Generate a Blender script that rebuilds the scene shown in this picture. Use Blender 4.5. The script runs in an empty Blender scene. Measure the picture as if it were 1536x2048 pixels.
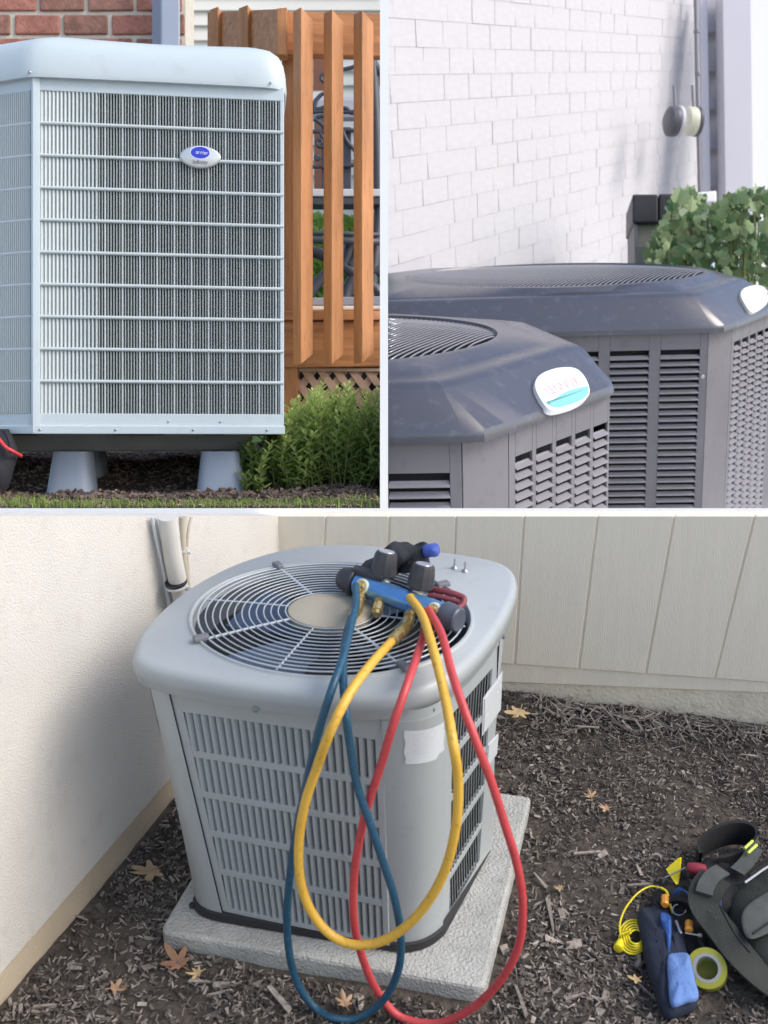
import bpy, bmesh, math, random
from mathutils import Vector, Matrix, Euler
random.seed(7)
rad = math.radians
sc = bpy.context.scene

# ------------------------------------------------------------------ camera, sky, sun, exposure
CAM_Z = 1.35                      # eye height over the paving
FOC, PX, PY = 2200.0, 768.0, 900.0
cam = bpy.data.objects.new('camera', bpy.data.cameras.new('camera'))
sc.collection.objects.link(cam); sc.camera = cam
cam.location = (0, 0, CAM_Z); cam.rotation_euler = (rad(90), 0, 0)
cam.data.sensor_fit = 'VERTICAL'; cam.data.sensor_height = 36.0
cam.data.lens = FOC * 36.0 / 2048.0
cam.data.shift_y = -(1024.0 - PY) / 2048.0
cam.data.clip_start = 0.05; cam.data.clip_end = 500
cam.data.dof.use_dof = True; cam.data.dof.focus_distance = 2.9; cam.data.dof.aperture_fstop = 5.6
SUN_AZ, SUN_EL = 65.0, 40.0       # degrees right of straight behind the camera, and up
a, e = rad(SUN_AZ), rad(SUN_EL)
to_sun = Vector((math.sin(a)*math.cos(e), -math.cos(a)*math.cos(e), math.sin(e)))
world = bpy.data.worlds.new('World'); sc.world = world; world.use_nodes = True
nt = world.node_tree; nt.nodes.clear()
sky = nt.nodes.new('ShaderNodeTexSky'); sky.sky_type = 'NISHITA'; sky.sun_disc = False
sky.sun_elevation = e; sky.sun_rotation = math.atan2(to_sun.x, to_sun.y)
sky.air_density = 1.0; sky.dust_density = 2.2; sky.ozone_density = 1.0
bg = nt.nodes.new('ShaderNodeBackground'); bg.inputs['Strength'].default_value = 0.15
wo = nt.nodes.new('ShaderNodeOutputWorld')
nt.links.new(sky.outputs[0], bg.inputs['Color']); nt.links.new(bg.outputs[0], wo.inputs['Surface'])
sun = bpy.data.objects.new('sun', bpy.data.lights.new('sun', 'SUN')); sc.collection.objects.link(sun)
sun.data.energy = 0.9; sun.data.angle = rad(28); sun.data.color = (1.0, 0.96, 0.90)
sun.rotation_euler = to_sun.to_track_quat('Z', 'Y').to_euler()
sc.view_settings.view_transform = 'Standard'; sc.view_settings.look = 'None'
sc.view_settings.exposure = 0.84; sc.view_settings.gamma = 1.0
sc.view_settings.use_curve_mapping = False

# ------------------------------------------------------------------ materials
MATS = {}
def mat(name, col, rough=0.6, metal=0.0, var=0.0, vscale=8.0, bump=0.0, bscale=60.0, stretch=(1,1,1), spec=0.5,
        col2=None, attr=None, coat=0.0, trans=0.0, detail=4.0, dirt=0.0):
    if name in MATS: return MATS[name]
    m = bpy.data.materials.new(name); m.use_nodes = True; n = m.node_tree; b = n.nodes['Principled BSDF']
    b.inputs['Roughness'].default_value = rough; b.inputs['Metallic'].default_value = metal
    b.inputs['Specular IOR Level'].default_value = spec; b.inputs['Coat Weight'].default_value = coat
    b.inputs['Base Color'].default_value = (*col, 1)
    tc = n.nodes.new('ShaderNodeTexCoord'); mp = n.nodes.new('ShaderNodeMapping'); mp.inputs['Scale'].default_value = stretch
    n.links.new(tc.outputs['Object'], mp.inputs['Vector'])
    src = None
    if attr:
        at_ = n.nodes.new('ShaderNodeAttribute'); at_.attribute_name = attr
        r = n.nodes.new('ShaderNodeValToRGB'); r.color_ramp.elements[0].color = (*col, 1); r.color_ramp.elements[1].color = (*(col2 or col), 1)
        n.links.new(at_.outputs['Fac'], r.inputs[0]); src = r.outputs[0]
    if var > 0:
        nz = n.nodes.new('ShaderNodeTexNoise'); nz.inputs['Scale'].default_value = vscale; nz.inputs['Detail'].default_value = detail
        n.links.new(mp.outputs[0], nz.inputs['Vector'])
        if attr:
            mx = n.nodes.new('ShaderNodeMix'); mx.data_type = 'RGBA'; mx.blend_type = 'MULTIPLY'; mx.inputs['Factor'].default_value = var
            r2 = n.nodes.new('ShaderNodeValToRGB'); r2.color_ramp.elements[0].position = .3; r2.color_ramp.elements[1].position = .7
            n.links.new(nz.outputs['Fac'], r2.inputs[0])
            n.links.new(src, mx.inputs['A']); n.links.new(r2.outputs[0], mx.inputs['B']); src = mx.outputs['Result']
        else:
            r = n.nodes.new('ShaderNodeValToRGB'); r.color_ramp.elements[0].position = .3; r.color_ramp.elements[1].position = .7
            c2 = col2 or tuple(max(0, c*(1-var)) for c in col)
            r.color_ramp.elements[0].color = (*c2, 1); r.color_ramp.elements[1].color = (*col, 1)
            n.links.new(nz.outputs['Fac'], r.inputs[0]); src = r.outputs[0]
        if var > 0 and rough > .15:
            mr = n.nodes.new('ShaderNodeMapRange'); mr.inputs['To Min'].default_value = rough+.08; mr.inputs['To Max'].default_value = max(.05, rough-.08)
            n.links.new(nz.outputs['Fac'], mr.inputs['Value']); n.links.new(mr.outputs[0], b.inputs['Roughness'])
    if dirt != 0 and src is not None:
        nd = n.nodes.new('ShaderNodeTexNoise'); nd.inputs['Scale'].default_value = vscale*6; nd.inputs['Detail'].default_value = 8
        n.links.new(mp.outputs[0], nd.inputs['Vector'])
        r3 = n.nodes.new('ShaderNodeValToRGB'); r3.color_ramp.elements[0].position = .56; r3.color_ramp.elements[1].position = .72
        r3.color_ramp.elements[0].color = (1,1,1,1); r3.color_ramp.elements[1].color = (1-dirt, 1-dirt*1.1, 1-dirt*1.25, 1) if dirt > 0 else (1-dirt*1.2, 1-dirt*1.2, 1-dirt, 1)
        mx = n.nodes.new('ShaderNodeMix'); mx.data_type = 'RGBA'; mx.blend_type = 'MULTIPLY'; mx.inputs['Factor'].default_value = 1
        n.links.new(nd.outputs['Fac'], r3.inputs[0]); n.links.new(src, mx.inputs['A']); n.links.new(r3.outputs[0], mx.inputs['B']); src = mx.outputs['Result']
    if src is not None: n.links.new(src, b.inputs['Base Color'])
    if bump > 0:
        nb = n.nodes.new('ShaderNodeTexNoise'); nb.inputs['Scale'].default_value = bscale; nb.inputs['Detail'].default_value = 6
        n.links.new(mp.outputs[0], nb.inputs['Vector'])
        bp_ = n.nodes.new('ShaderNodeBump'); bp_.inputs['Strength'].default_value = min(1, bump); bp_.inputs['Distance'].default_value = 0.004*max(1, bump)
        n.links.new(nb.outputs['Fac'], bp_.inputs['Height']); n.links.new(bp_.outputs[0], b.inputs['Normal'])
    if trans > 0:
        b.inputs['Transmission Weight'].default_value = 0
        tr = n.nodes.new('ShaderNodeBsdfTranslucent'); ad = n.nodes.new('ShaderNodeMixShader'); ad.inputs[0].default_value = trans
        if src is not None: n.links.new(src, tr.inputs['Color'])
        else: tr.inputs['Color'].default_value = (*col, 1)
        n.links.new(b.outputs[0], ad.inputs[1]); n.links.new(tr.outputs[0], ad.inputs[2])
        n.links.new(ad.outputs[0], n.nodes['Material Output'].inputs['Surface'])
    MATS[name] = m; return m

# ------------------------------------------------------------------ places: each is one rigid piece of ground with its own level
def rot3(yaw, pitch, roll):
    return (Matrix.Rotation(rad(roll), 3, 'Y') @ Matrix.Rotation(rad(pitch), 3, 'X') @ Matrix.Rotation(rad(yaw), 3, 'Z'))
class Place:
    def __init__(s, yaw, pitch, roll, T, unit=1.0):      # unit: metres in one measuring unit of this place
        s.R = rot3(yaw, pitch, roll); s.T = Vector(T)
        s.M = Matrix.Translation((0, 0, CAM_Z)) @ Matrix.Translation(s.T*unit) @ s.R.to_4x4() @ Matrix.Scale(unit, 4)
        s.o = -(s.R.transposed() @ s.T)
    def ray(s, px, py): return s.R.transposed() @ Vector(((px-PX)/FOC, 1, (PY-py)/FOC))
    def at(s, px, py, d): return s.o + s.ray(px, py)*d                   # survey point at a known distance
    def on(s, px, py, z=0.0, n=(0, 0, 1), p0=None):                      # survey point on a known plane
        n = Vector(n); p0 = Vector((0, 0, z)) if p0 is None else Vector(p0); r = s.ray(px, py)
        return s.o + r*((p0-s.o).dot(n)/r.dot(n))
LAWN = Place(0, 0, 0, (0, 0, 0), 1.25)
PATIO = Place(-14.45, 20.0, -0.735, (-0.1305, 3.189, -1.2198), 0.72)
YD = 4.1
YARD = Place(-4.0, 14.5, -2.0, ((1400-PX)/FOC*YD, YD, (PY-592)/FOC*YD), 1.25)
WD = 5.4
WALLP = Place(0, 17.5, -3.2, ((776-PX)/FOC*WD, WD, (PY-208)/FOC*WD), 1.25)

# ------------------------------------------------------------------ mesh helpers
class MB:
    def __init__(s): s.v = []; s.f = []; s.a = []; s.sm = False
    def add(s, vs, fs, val=None):
        o = len(s.v); s.v += [Vector(q) for q in vs]; s.f += [tuple(i+o for i in g) for g in fs]
        s.a += [val if val is not None else 0.5]*len(vs)
    def box(s, c, h, M=None, val=None):
        vs = [Vector((x*h[0], y*h[1], z*h[2])) for x in (-1, 1) for y in (-1, 1) for z in (-1, 1)]
        if M is not None: vs = [M @ q for q in vs]
        s.add([q+Vector(c) for q in vs], [(0,1,3,2),(4,6,7,5),(0,4,5,1),(2,3,7,6),(0,2,6,4),(1,5,7,3)], val)
    def hexa(s, b, t, val=None):   # bottom quad, top quad
        s.add(list(b)+list(t), [(3,2,1,0),(4,5,6,7),(0,1,5,4),(1,2,6,5),(2,3,7,6),(3,0,4,7)], val)
    def prism(s, pts, d, val=None):  # polygon swept along the vector d
        n = len(pts); d = Vector(d); s.add(list(pts)+[Vector(q)+d for q in pts],
            [tuple(range(n-1, -1, -1)), tuple(range(n, 2*n))]+[(i, (i+1) % n, n+(i+1) % n, n+i) for i in range(n)], val)
    def tube(s, pts, r, seg=10, close=False, caps=True, val=None):
        pts = [Vector(q) for q in pts]; n = len(pts); rs = r if isinstance(r, (list, tuple)) else [r]*n
        up = None; rings = []
        for i in range(n):
            t = (pts[(i+1) % n]-pts[i-1]) if close else (pts[min(i+1, n-1)]-pts[max(i-1, 0)])
            t.normalize()
            if up is None: up = t.orthogonal().normalized()
            up = (up - t*up.dot(t)); up = up.normalized() if up.length > 1e-6 else t.orthogonal().normalized()
            w = t.cross(up)
            rings.append([pts[i]+(up*math.cos(2*math.pi*k/seg)+w*math.sin(2*math.pi*k/seg))*rs[i] for k in range(seg)])
        vs = [q for g in rings for q in g]; fs = []
        for i in range(n if close else n-1):
            j = (i+1) % n
            for k in range(seg): fs.append((i*seg+k, i*seg+(k+1) % seg, j*seg+(k+1) % seg, j*seg+k))
        if caps and not close: fs += [tuple(range(seg-1, -1, -1)), tuple((n-1)*seg+k for k in range(seg))]
        s.add(vs, fs, val)
    def loft(s, loops, close=True, capa=False, capb=False, val=None):
        m = len(loops[0]); vs = [q for L in loops for q in L]; fs = []
        for i in range(len(loops)-1):
            for k in range(m if close else m-1):
                fs.append((i*m+k, i*m+(k+1) % m, (i+1)*m+(k+1) % m, (i+1)*m+k))
        if capa: fs.append(tuple(range(m-1, -1, -1)))
        if capb: fs.append(tuple((len(loops)-1)*m+k for k in range(m)))
        s.add(vs, fs, val)
    def lathe(s, o, axis, prof, seg=20, val=None):   # prof: (along, radius)
        axis = Vector(axis).normalized(); u = axis.orthogonal().normalized(); w = axis.cross(u)
        s.loft([[Vector(o)+axis*h+(u*math.cos(2*math.pi*k/seg)+w*math.sin(2*math.pi*k/seg))*max(r, 1e-4) for k in range(seg)] for h, r in prof], True, True, True, val)

COL = sc.collection
def mkmesh(name, mb, m, smooth=0, origin=None, attr=False):
    me = bpy.data.meshes.new(name); o = Vector(origin) if origin is not None else Vector()
    me.from_pydata([tuple(q-o) for q in mb.v], [], mb.f); me.update()
    if attr:
        at_ = me.attributes.new('tone', 'FLOAT', 'POINT'); at_.data.foreach_set('value', mb.a)
    if m: me.materials.append(m)
    if smooth:
        bm = bmesh.new(); bm.from_mesh(me); bmesh.ops.recalc_face_normals(bm, faces=bm.faces)
        for f in bm.faces: f.smooth = True
        for ed in bm.edges:
            if len(ed.link_faces) == 2 and ed.calc_face_angle(0) > rad(smooth): ed.smooth = False
        bm.to_mesh(me); bm.free()
    else:
        bm = bmesh.new(); bm.from_mesh(me); bmesh.ops.recalc_face_normals(bm, faces=bm.faces); bm.to_mesh(me); bm.free()
    return me
def bevel(o, w, seg=2, ang=35):
    b = o.modifiers.new('bevel', 'BEVEL'); b.width = w; b.segments = seg; b.limit_method = 'ANGLE'; b.angle_limit = rad(ang); b.harden_normals = False
    for p in o.data.polygons: p.use_smooth = False
    return o
def tag(o, label=None, cat=None, group=None, kind=None):
    if label: o['label'] = label
    if cat: o['category'] = cat
    if group: o['group'] = group
    if kind: o['kind'] = kind
    return o
class Thing:
    """An Empty at the thing's base; parts are given in the place's own metres."""
    def __init__(s, pl, name, base, label=None, cat=None, group=None, kind=None):
        s.pl = pl; s.base = Vector(base); s.e = bpy.data.objects.new(name, None); COL.objects.link(s.e)
        s.e.matrix_world = pl.M @ Matrix.Translation(s.base); s.e.empty_display_size = .1
        tag(s.e, label, cat, group, kind)
    def part(s, name, mb, m, smooth=0, parent=None, attr=False, label=None, bev=0, kind=None):
        o = bpy.data.objects.new(name, mkmesh(name, mb, m, smooth, s.base, attr)); COL.objects.link(o)
        o.parent = parent or s.e
        if bev: bevel(o, bev)
        if label: o['label'] = label
        if kind: o['kind'] = kind
        return o
    def inst(s, name, me, M, parent=None):      # a piece sharing mesh data; M in place metres
        o = bpy.data.objects.new(name, me); COL.objects.link(o); o.parent = parent or s.e
        o.matrix_local = Matrix.Translation(-s.base) @ M
        return o
    def text(s, name, body, size, M, m, parent=None, ext=0.0006):
        c = bpy.data.curves.new(name, 'FONT'); c.body = body; c.size = size; c.extrude = ext; c.align_x = 'CENTER'; c.align_y = 'CENTER'
        c.materials.append(m); o = bpy.data.objects.new(name, c); COL.objects.link(o); o.parent = parent or s.e
        o.matrix_local = Matrix.Translation(-s.base) @ M
        bpy.context.view_layer.update(); me = bpy.data.meshes.new_from_object(o.evaluated_get(bpy.context.evaluated_depsgraph_get()))
        ml = o.matrix_local.copy(); pa = o.parent; bpy.data.objects.remove(o); o = bpy.data.objects.new(name, me); COL.objects.link(o); o.parent = pa; o.matrix_local = ml
        return o
def solo(pl, name, mb, m, base, label=None, cat=None, group=None, kind=None, smooth=0, attr=False, bev=0):
    base = Vector(base); o = bpy.data.objects.new(name, mkmesh(name, mb, m, smooth, base, attr)); COL.objects.link(o)
    o.matrix_world = pl.M @ Matrix.Translation(base); tag(o, label, cat, group, kind)
    if bev: bevel(o, bev)
    return o
def frame(o, x, y, z=None):      # 4x4 from an origin and axis vectors (lengths kept)
    x, y = Vector(x), Vector(y); z = Vector(z) if z is not None else x.cross(y).normalized()
    M = Matrix.Identity(4)
    for i in range(3): M[i][0] = x[i]; M[i][1] = y[i]; M[i][2] = z[i]; M[i][3] = o[i]
    return M
def lerp(a, b, t): return Vector(a)*(1-t)+Vector(b)*t
def quad(c, u, v): return lerp(lerp(c[0], c[1], u), lerp(c[3], c[2], u), v)    # c: corner order round the quad
def smoothpath(pts, n=8):
    pts = [Vector(q) for q in pts]; out = []
    for i in range(len(pts)-1):
        p0 = pts[max(i-1, 0)]; p1 = pts[i]; p2 = pts[i+1]; p3 = pts[min(i+2, len(pts)-1)]
        for k in range(n):
            t = k/n
            out.append(.5*((2*p1)+(p2-p0)*t+(2*p0-5*p1+4*p2-p3)*t*t+(3*p1-p0-3*p2+p3)*t**3))
    out.append(pts[-1]); return out
def vnoise(x, y, s=1.0):
    from mathutils import noise
    return noise.noise(Vector((x*s, y*s, 3.7)))
def chip(mb, c, L, w, t, yaw, tilt, roll, val):
    M = Euler((roll, tilt, yaw)).to_matrix()
    k = random.uniform(.05, 1); k2 = random.uniform(.05, 1); s = random.uniform(-.8, .8)*w
    vs = [(-L,-w*k,-t),(L,-w*k2+s,-t),(L*.85,w*k2+s,-t),(-L*.9,w*k,-t),(-L,-w*k,t),(L,-w*k2+s,t),(L*.85,w*k2+s,t),(-L*.9,w*k,t)]
    mb.add([M @ Vector(q)+Vector(c) for q in vs], [(3,2,1,0),(4,5,6,7),(0,1,5,4),(1,2,6,5),(2,3,7,6),(3,0,4,7)], val)

def clip_x(roots, limit, keep_right):
    """Trim things that end at the divider between the two upper plots (world x = limit)."""
    bpy.context.view_layer.update()
    todo = [c for r in roots for c in r.children_recursive] + [r for r in roots if r.type == 'MESH']
    for o in todo:
        if o.type != 'MESH': continue
        xs = [(o.matrix_world @ v.co).x for v in o.data.vertices]
        if not xs: continue
        inside = (min(xs) >= limit) if keep_right else (max(xs) <= limit)
        outside = (max(xs) < limit) if keep_right else (min(xs) > limit)
        if inside: continue
        if outside:
            for ch in list(o.children): bpy.data.objects.remove(ch)
            bpy.data.objects.remove(o); continue
        if o.data.users > 1: o.data = o.data.copy()
        Mi = o.matrix_world.inverted(); co = Mi @ Vector((limit, 0, 0)); no = (o.matrix_world.to_3x3().transposed() @ Vector((1, 0, 0))).normalized()
        bm = bmesh.new(); bm.from_mesh(o.data)
        r = bmesh.ops.bisect_plane(bm, geom=bm.verts[:]+bm.edges[:]+bm.faces[:], plane_co=co, plane_no=no, clear_inner=keep_right, clear_outer=not keep_right)
        ed = [g for g in r['geom_cut'] if isinstance(g, bmesh.types.BMEdge)]
        try: bmesh.ops.holes_fill(bm, edges=ed, sides=0)
        except Exception: pass
        bm.to_mesh(o.data); bm.free()
# ================================================================== shared setting
pav = mat('paving', (0.42, 0.41, 0.39), 0.85, var=.25, vscale=1.5, bump=.6, bscale=40)
wht = mat('white_board', (0.88, 0.88, 0.87), 0.45, var=.03, vscale=5)
b = MB(); b.add([(-60,-60,0),(60,-60,0),(60,60,0),(-60,60,0)], [(0,1,2,3)])
solo(Place(0,0,0,(0,0,-CAM_Z)), 'ground', b, pav, (0,0,0), kind='structure')  # unseen sheet added under the plots, also to bounce light up into them
# the white shelf board that carries the two upper garden plots, and the white divider between them
b = MB(); q = []
SH = [(2.385, 1016.4, 1031.6), (6.2, 1016.4+2, 1024.0)]
def zr(row, d): return (PY-row)/FOC*d
X0, X1 = -1.25, 2.0
b.hexa([(X0,2.385,zr(1031.6,2.385)),(X1,2.385,zr(1031.6,2.385)),(X1,5.6,zr(1026,5.6)),(X0,5.6,zr(1026,5.6))],
       [(X0,2.385,zr(1016.4,2.385)),(X1,2.385,zr(1016.4,2.385)),(X1,5.6,zr(1020,5.6)),(X0,5.6,zr(1020,5.6))])
solo(LAWN, 'shelf_slab', b, wht, (0,2.385,-.14), kind='structure')
b = MB(); hw = 8.0/FOC*2.385
b.box((0, 2.41, zr(1016.4,2.385)+.64), (hw, .025, .64))
solo(LAWN, 'partition', b, wht, (0,2.41,-.12), kind='structure')

# ================================================================== LAWN: pale condenser by the deck
soil = mat('soil', (0.12, 0.085, 0.068), 0.95, var=.6, vscale=30, bump=2, bscale=90)
galv = mat('pale_enamel', (0.56, 0.635, 0.665), 0.38, var=.05, vscale=4, bump=.05, bscale=20, dirt=.05)
galv2 = mat('pale_enamel_wire', (0.54, 0.595, 0.60), 0.4)
pan = mat('base_pan_paint', (0.27, 0.29, 0.28), 0.5, var=.2, vscale=9)
riser = mat('riser_plastic', (0.36, 0.41, 0.50), 0.5, var=.1, vscale=6, bump=.1, bscale=30)
screwm = mat('screw_steel', (0.45, 0.45, 0.45), 0.3, metal=.9)
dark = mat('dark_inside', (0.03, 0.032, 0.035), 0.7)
def coil_mat():
    m = bpy.data.materials.new('coil_fins'); m.use_nodes = True; n = m.node_tree; bs = n.nodes['Principled BSDF']
    tc = n.nodes.new('ShaderNodeTexCoord')
    w1 = n.nodes.new('ShaderNodeTexWave'); w1.bands_direction = 'Z'; w1.inputs['Scale'].default_value = 37
    w2 = n.nodes.new('ShaderNodeTexWave'); w2.bands_direction = 'X'; w2.inputs['Scale'].default_value = 47
    nz = n.nodes.new('ShaderNodeTexNoise'); nz.inputs['Scale'].default_value = 3.0; nz.inputs['Detail'].default_value = 5
    mm = n.nodes.new('ShaderNodeMath'); mm.operation = 'MULTIPLY'
    r = n.nodes.new('ShaderNodeValToRGB'); r.color_ramp.elements[0].color = (.16,.175,.178,1); r.color_ramp.elements[1].color = (.33,.36,.355,1)
    r2 = n.nodes.new('ShaderNodeMix'); r2.data_type = 'RGBA'; r2.blend_type = 'MULTIPLY'; r2.inputs['Factor'].default_value = .75
    rr = n.nodes.new('ShaderNodeValToRGB'); rr.color_ramp.elements[0].position = .35; rr.color_ramp.elements[0].color = (.5,.48,.46,1); rr.color_ramp.elements[1].position = .65
    for w in (w1, w2, nz): n.links.new(tc.outputs['Object'], w.inputs['Vector'])
    n.links.new(w1.outputs['Fac'], mm.inputs[0]); n.links.new(w2.outputs['Fac'], mm.inputs[1])
    n.links.new(mm.outputs[0], r.inputs[0]); n.links.new(nz.outputs['Fac'], rr.inputs[0])
    n.links.new(r.outputs[0], r2.inputs['A']); n.links.new(rr.outputs[0], r2.inputs['B']); n.links.new(r2.outputs['Result'], bs.inputs['Base Color'])
    bs.inputs['Roughness'].default_value = .55; bs.inputs['Metallic'].default_value = .3
    bm_ = n.nodes.new('ShaderNodeBump'); bm_.inputs['Distance'].default_value = .002; n.links.new(mm.outputs[0], bm_.inputs['Height']); n.links.new(bm_.outputs[0], bs.inputs['Normal'])
    return m
coil = coil_mat()

A2 = Vector((-.827, 2.60, 0)); B2 = Vector((-.2439, 2.683, 0)); t2 = (B2-A2).normalized(); n2 = Vector((t2.y, -t2.x, 0))
Wf = (B2-A2).length; C2 = A2 + Vector((-.42, .17, 0)); tl = (A2-C2).normalized(); nl = Vector((tl.y, -tl.x, 0)); Wl = (A2-C2).length
UZ0, UZ1, PZ0, PZ1 = .042, .884, .087, .851
U = Thing(LAWN, 'air_conditioner', (-.6, 2.95, -.006), 'pale blue-grey outdoor condenser with an oval badge, raised on plastic risers beside the wooden deck', 'air conditioner')
def fp(x, z, out=0.0): p = A2 + t2*x + n2*out; return Vector((p.x, p.y, z))         # front face
def lp(x, z, out=0.0): p = C2 + tl*x + nl*out; return Vector((p.x, p.y, z))         # angled left face
# frames of the two louvred faces
for f_, W_, xl, xr, nm in ((fp, Wf, .014, Wf-.0095, 'front_panel'), (lp, Wl, .01, Wl-.006, 'side_panel')):
    b = MB(); T_ = .012
    for (x0, x1, z0, z1) in ((0.0, W_, PZ1, UZ1), (0.0, W_, UZ0, PZ0), (0.0, xl, PZ0, PZ1), (xr, W_, PZ0, PZ1)):
        b.hexa([f_(x0,z0,-T_), f_(x1,z0,-T_), f_(x1,z1,-T_), f_(x0,z1,-T_)], [f_(x0,z0), f_(x1,z0), f_(x1,z1), f_(x0,z1)])
    U.part(nm, b, galv, bev=.0015)
    b = MB(); b.hexa([f_(0,UZ0-.004,-.012), f_(W_,UZ0-.004,-.012), f_(W_,.062,-.012), f_(0,.062,-.012)], [f_(-.002,UZ0-.004,.006), f_(W_+.002,UZ0-.004,.006), f_(W_+.002,.058,.006), f_(-.002,.058,.006)])
    U.part('bottom_lip', b, galv, bev=.002)
# corner post
b = MB(); pl_ = [A2+tl*(-.006)+nl*.004, A2+nl*.006, A2+(n2+nl)*.0035, A2+t2*.004+n2*.006, A2+t2*.014+n2*.004, A2+t2*.01-n2*.014, A2+tl*(-.006)-nl*.014]
b.prism([Vector((p.x, p.y, UZ0)) for p in pl_], (0, 0, UZ1-UZ0)); U.part('corner_post', b, galv, smooth=50)
# coil wrapped behind the louvres
b = MB(); b.hexa([lp(.0,PZ0-.02,-.06), fp(0,PZ0-.02,-.055), fp(0,PZ1+.01,-.055), lp(0,PZ1+.01,-.06)], [lp(0,PZ0-.02,-.03), fp(0,PZ0-.02,-.03), fp(0,PZ1+.01,-.03), lp(0,PZ1+.01,-.03)])
cb = MB(); cb.hexa([fp(-.0,PZ0-.02,-.05), fp(Wf-.028,PZ0-.02,-.05), fp(Wf-.028,PZ1+.01,-.05), fp(-.0,PZ1+.01,-.05)], [fp(-.0,PZ0-.02,-.026), fp(Wf-.028,PZ0-.02,-.026), fp(Wf-.028,PZ1+.01,-.026), fp(-.0,PZ1+.01,-.026)])
cb.hexa([lp(0,PZ0-.02,-.05), lp(Wl,PZ0-.02,-.05), lp(Wl,PZ1+.01,-.05), lp(0,PZ1+.01,-.05)], [lp(0,PZ0-.02,-.022), lp(Wl-.01,PZ0-.02,-.022), lp(Wl-.01,PZ1+.01,-.022), lp(0,PZ1+.01,-.022)])
U.part('coil', cb, coil)
# casing behind: right side, back and inner skin
back = -n2*.62
pts = [C2, A2-n2*.07, B2-n2*.07, B2+back, A2+back, C2+back]
b = MB(); b.hexa([fp(Wf-.012,UZ0,-.07), fp(Wf,UZ0,-.07), fp(Wf,UZ0,-.012), fp(Wf-.012,UZ0,-.012)], [fp(Wf-.012,UZ1,-.07), fp(Wf,UZ1,-.07), fp(Wf,UZ1,-.012), fp(Wf-.012,UZ1,-.012)])
b.prism([Vector((p.x, p.y, UZ0)) for p in pts], (0, 0, UZ1-UZ0)); U.part('casing', b, galv)
# vertical louvre fins
def finmesh(name, w, d, m):
    b = MB(); b.add([(-w,-d,0),(w*.4,-d*1.1,0),(w,-d*.6,0),(w,d,0),(-w*.2,d,0)]+[(-w,-d,1),(w*.4,-d*1.1,1),(w,-d*.6,1),(w,d,1),(-w*.2,d,1)],
          [(4,3,2,1,0),(5,6,7,8,9)]+[(i,(i+1)%5,5+(i+1)%5,5+i) for i in range(5)]); return mkmesh(name, b, m)
galv3 = mat('fin_grey', (0.40, 0.44, 0.435), 0.45)
thin = finmesh('thin_fin', .0011, .0045, galv3); mid = finmesh('mid_fin', .0017, .005, galv2); wide = finmesh('wide_fin', .0018, .0075, galv2)
pxm = Wf/500.0
H_ = PZ1-PZ0
def put_fin(me, f_, x, tt, nn, ang, dep):
    o = f_(x, PZ0, dep); R_ = Matrix.Rotation(ang, 3, 'Z'); xv = R_ @ tt; yv = R_ @ (-nn)
    U.inst('louvre_fin', me, frame(o, xv, yv, Vector((0,0,H_))))
x = 14.0
for i in range(15): put_fin(wide, fp, (x+4)*pxm, t2, n2, rad(-52+i*2.6), -.008); x += 7.5
for i in range(65): put_fin(mid if i % 6 == 2 else thin, fp, (x+1)*pxm, t2, n2, rad(-6), -.006); x += 5.75
for i in range(20): put_fin(wide, lp, Wl-.014-.0058*i, tl, nl, rad(8), -.006)
for k in range(1, 10):
    z = PZ1 - (PZ1-PZ0)/10*k
    b = MB(); b.tube([fp(.01,z,-.001), fp(Wf*.5,z,.000), fp(Wf-.001,z,-.001)], .0043, 8); U.part('cross_wire', b, galv2, smooth=60)
    b = MB(); b.tube([lp(0,z,-.001), lp(Wl-.005,z,-.001)], .0036, 8); U.part('cross_wire', b, galv2, smooth=60)
# domed fan cover
cen = (A2+B2)/2 + back*.5
def cover_loop(ins, z, N=96):
    P_ = [C2+nl*.006, A2+nl*.006, A2+(n2+nl)*.004, B2+n2*.006, B2+back, A2+back, C2+back]
    # rounded corners by sampling and smoothing
    out = []; seg = []
    for i in range(len(P_)):
        a_, b_ = P_[i], P_[(i+1) % len(P_)]
        k = max(2, int((b_-a_).length/.02))
        for j in range(k): seg.append(a_.lerp(b_, j/k))
    for it in range(7): seg = [(seg[i-1]+seg[i]*2+seg[(i+1) % len(seg)])/4 for i in range(len(seg))]
    for p in seg:
        d = Vector((p.x-cen.x, p.y-cen.y, 0)); L = d.length; out.append(Vector((cen.x, cen.y, 0))+d*((L-ins)/L)+Vector((0,0,z)))
    return out
b = MB(); b.loft([cover_loop(.004, UZ1-.004), cover_loop(-.010, UZ1-.006), cover_loop(-.0125, UZ1+.004), cover_loop(-.009, .925), cover_loop(-.003, .948), cover_loop(.008, .966), cover_loop(.028, .981), cover_loop(.06, .993), cover_loop(.10, .999), cover_loop(.105, 1.004), cover_loop(.12, 1.004), cover_loop(.13, .985)], True, True)
U.part('fan_cover', b, galv, smooth=40)
for k in range(9):
    b = MB(); N = 40; r_ = .03+.024*k
    b.tube([Vector((cen.x+r_*1.25*math.cos(2*math.pi*i/N), cen.y+r_*math.sin(2*math.pi*i/N), 1.0)) for i in range(N)], .002, 6, close=True); U.part('grille_ring', b, dark, smooth=60)
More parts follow.
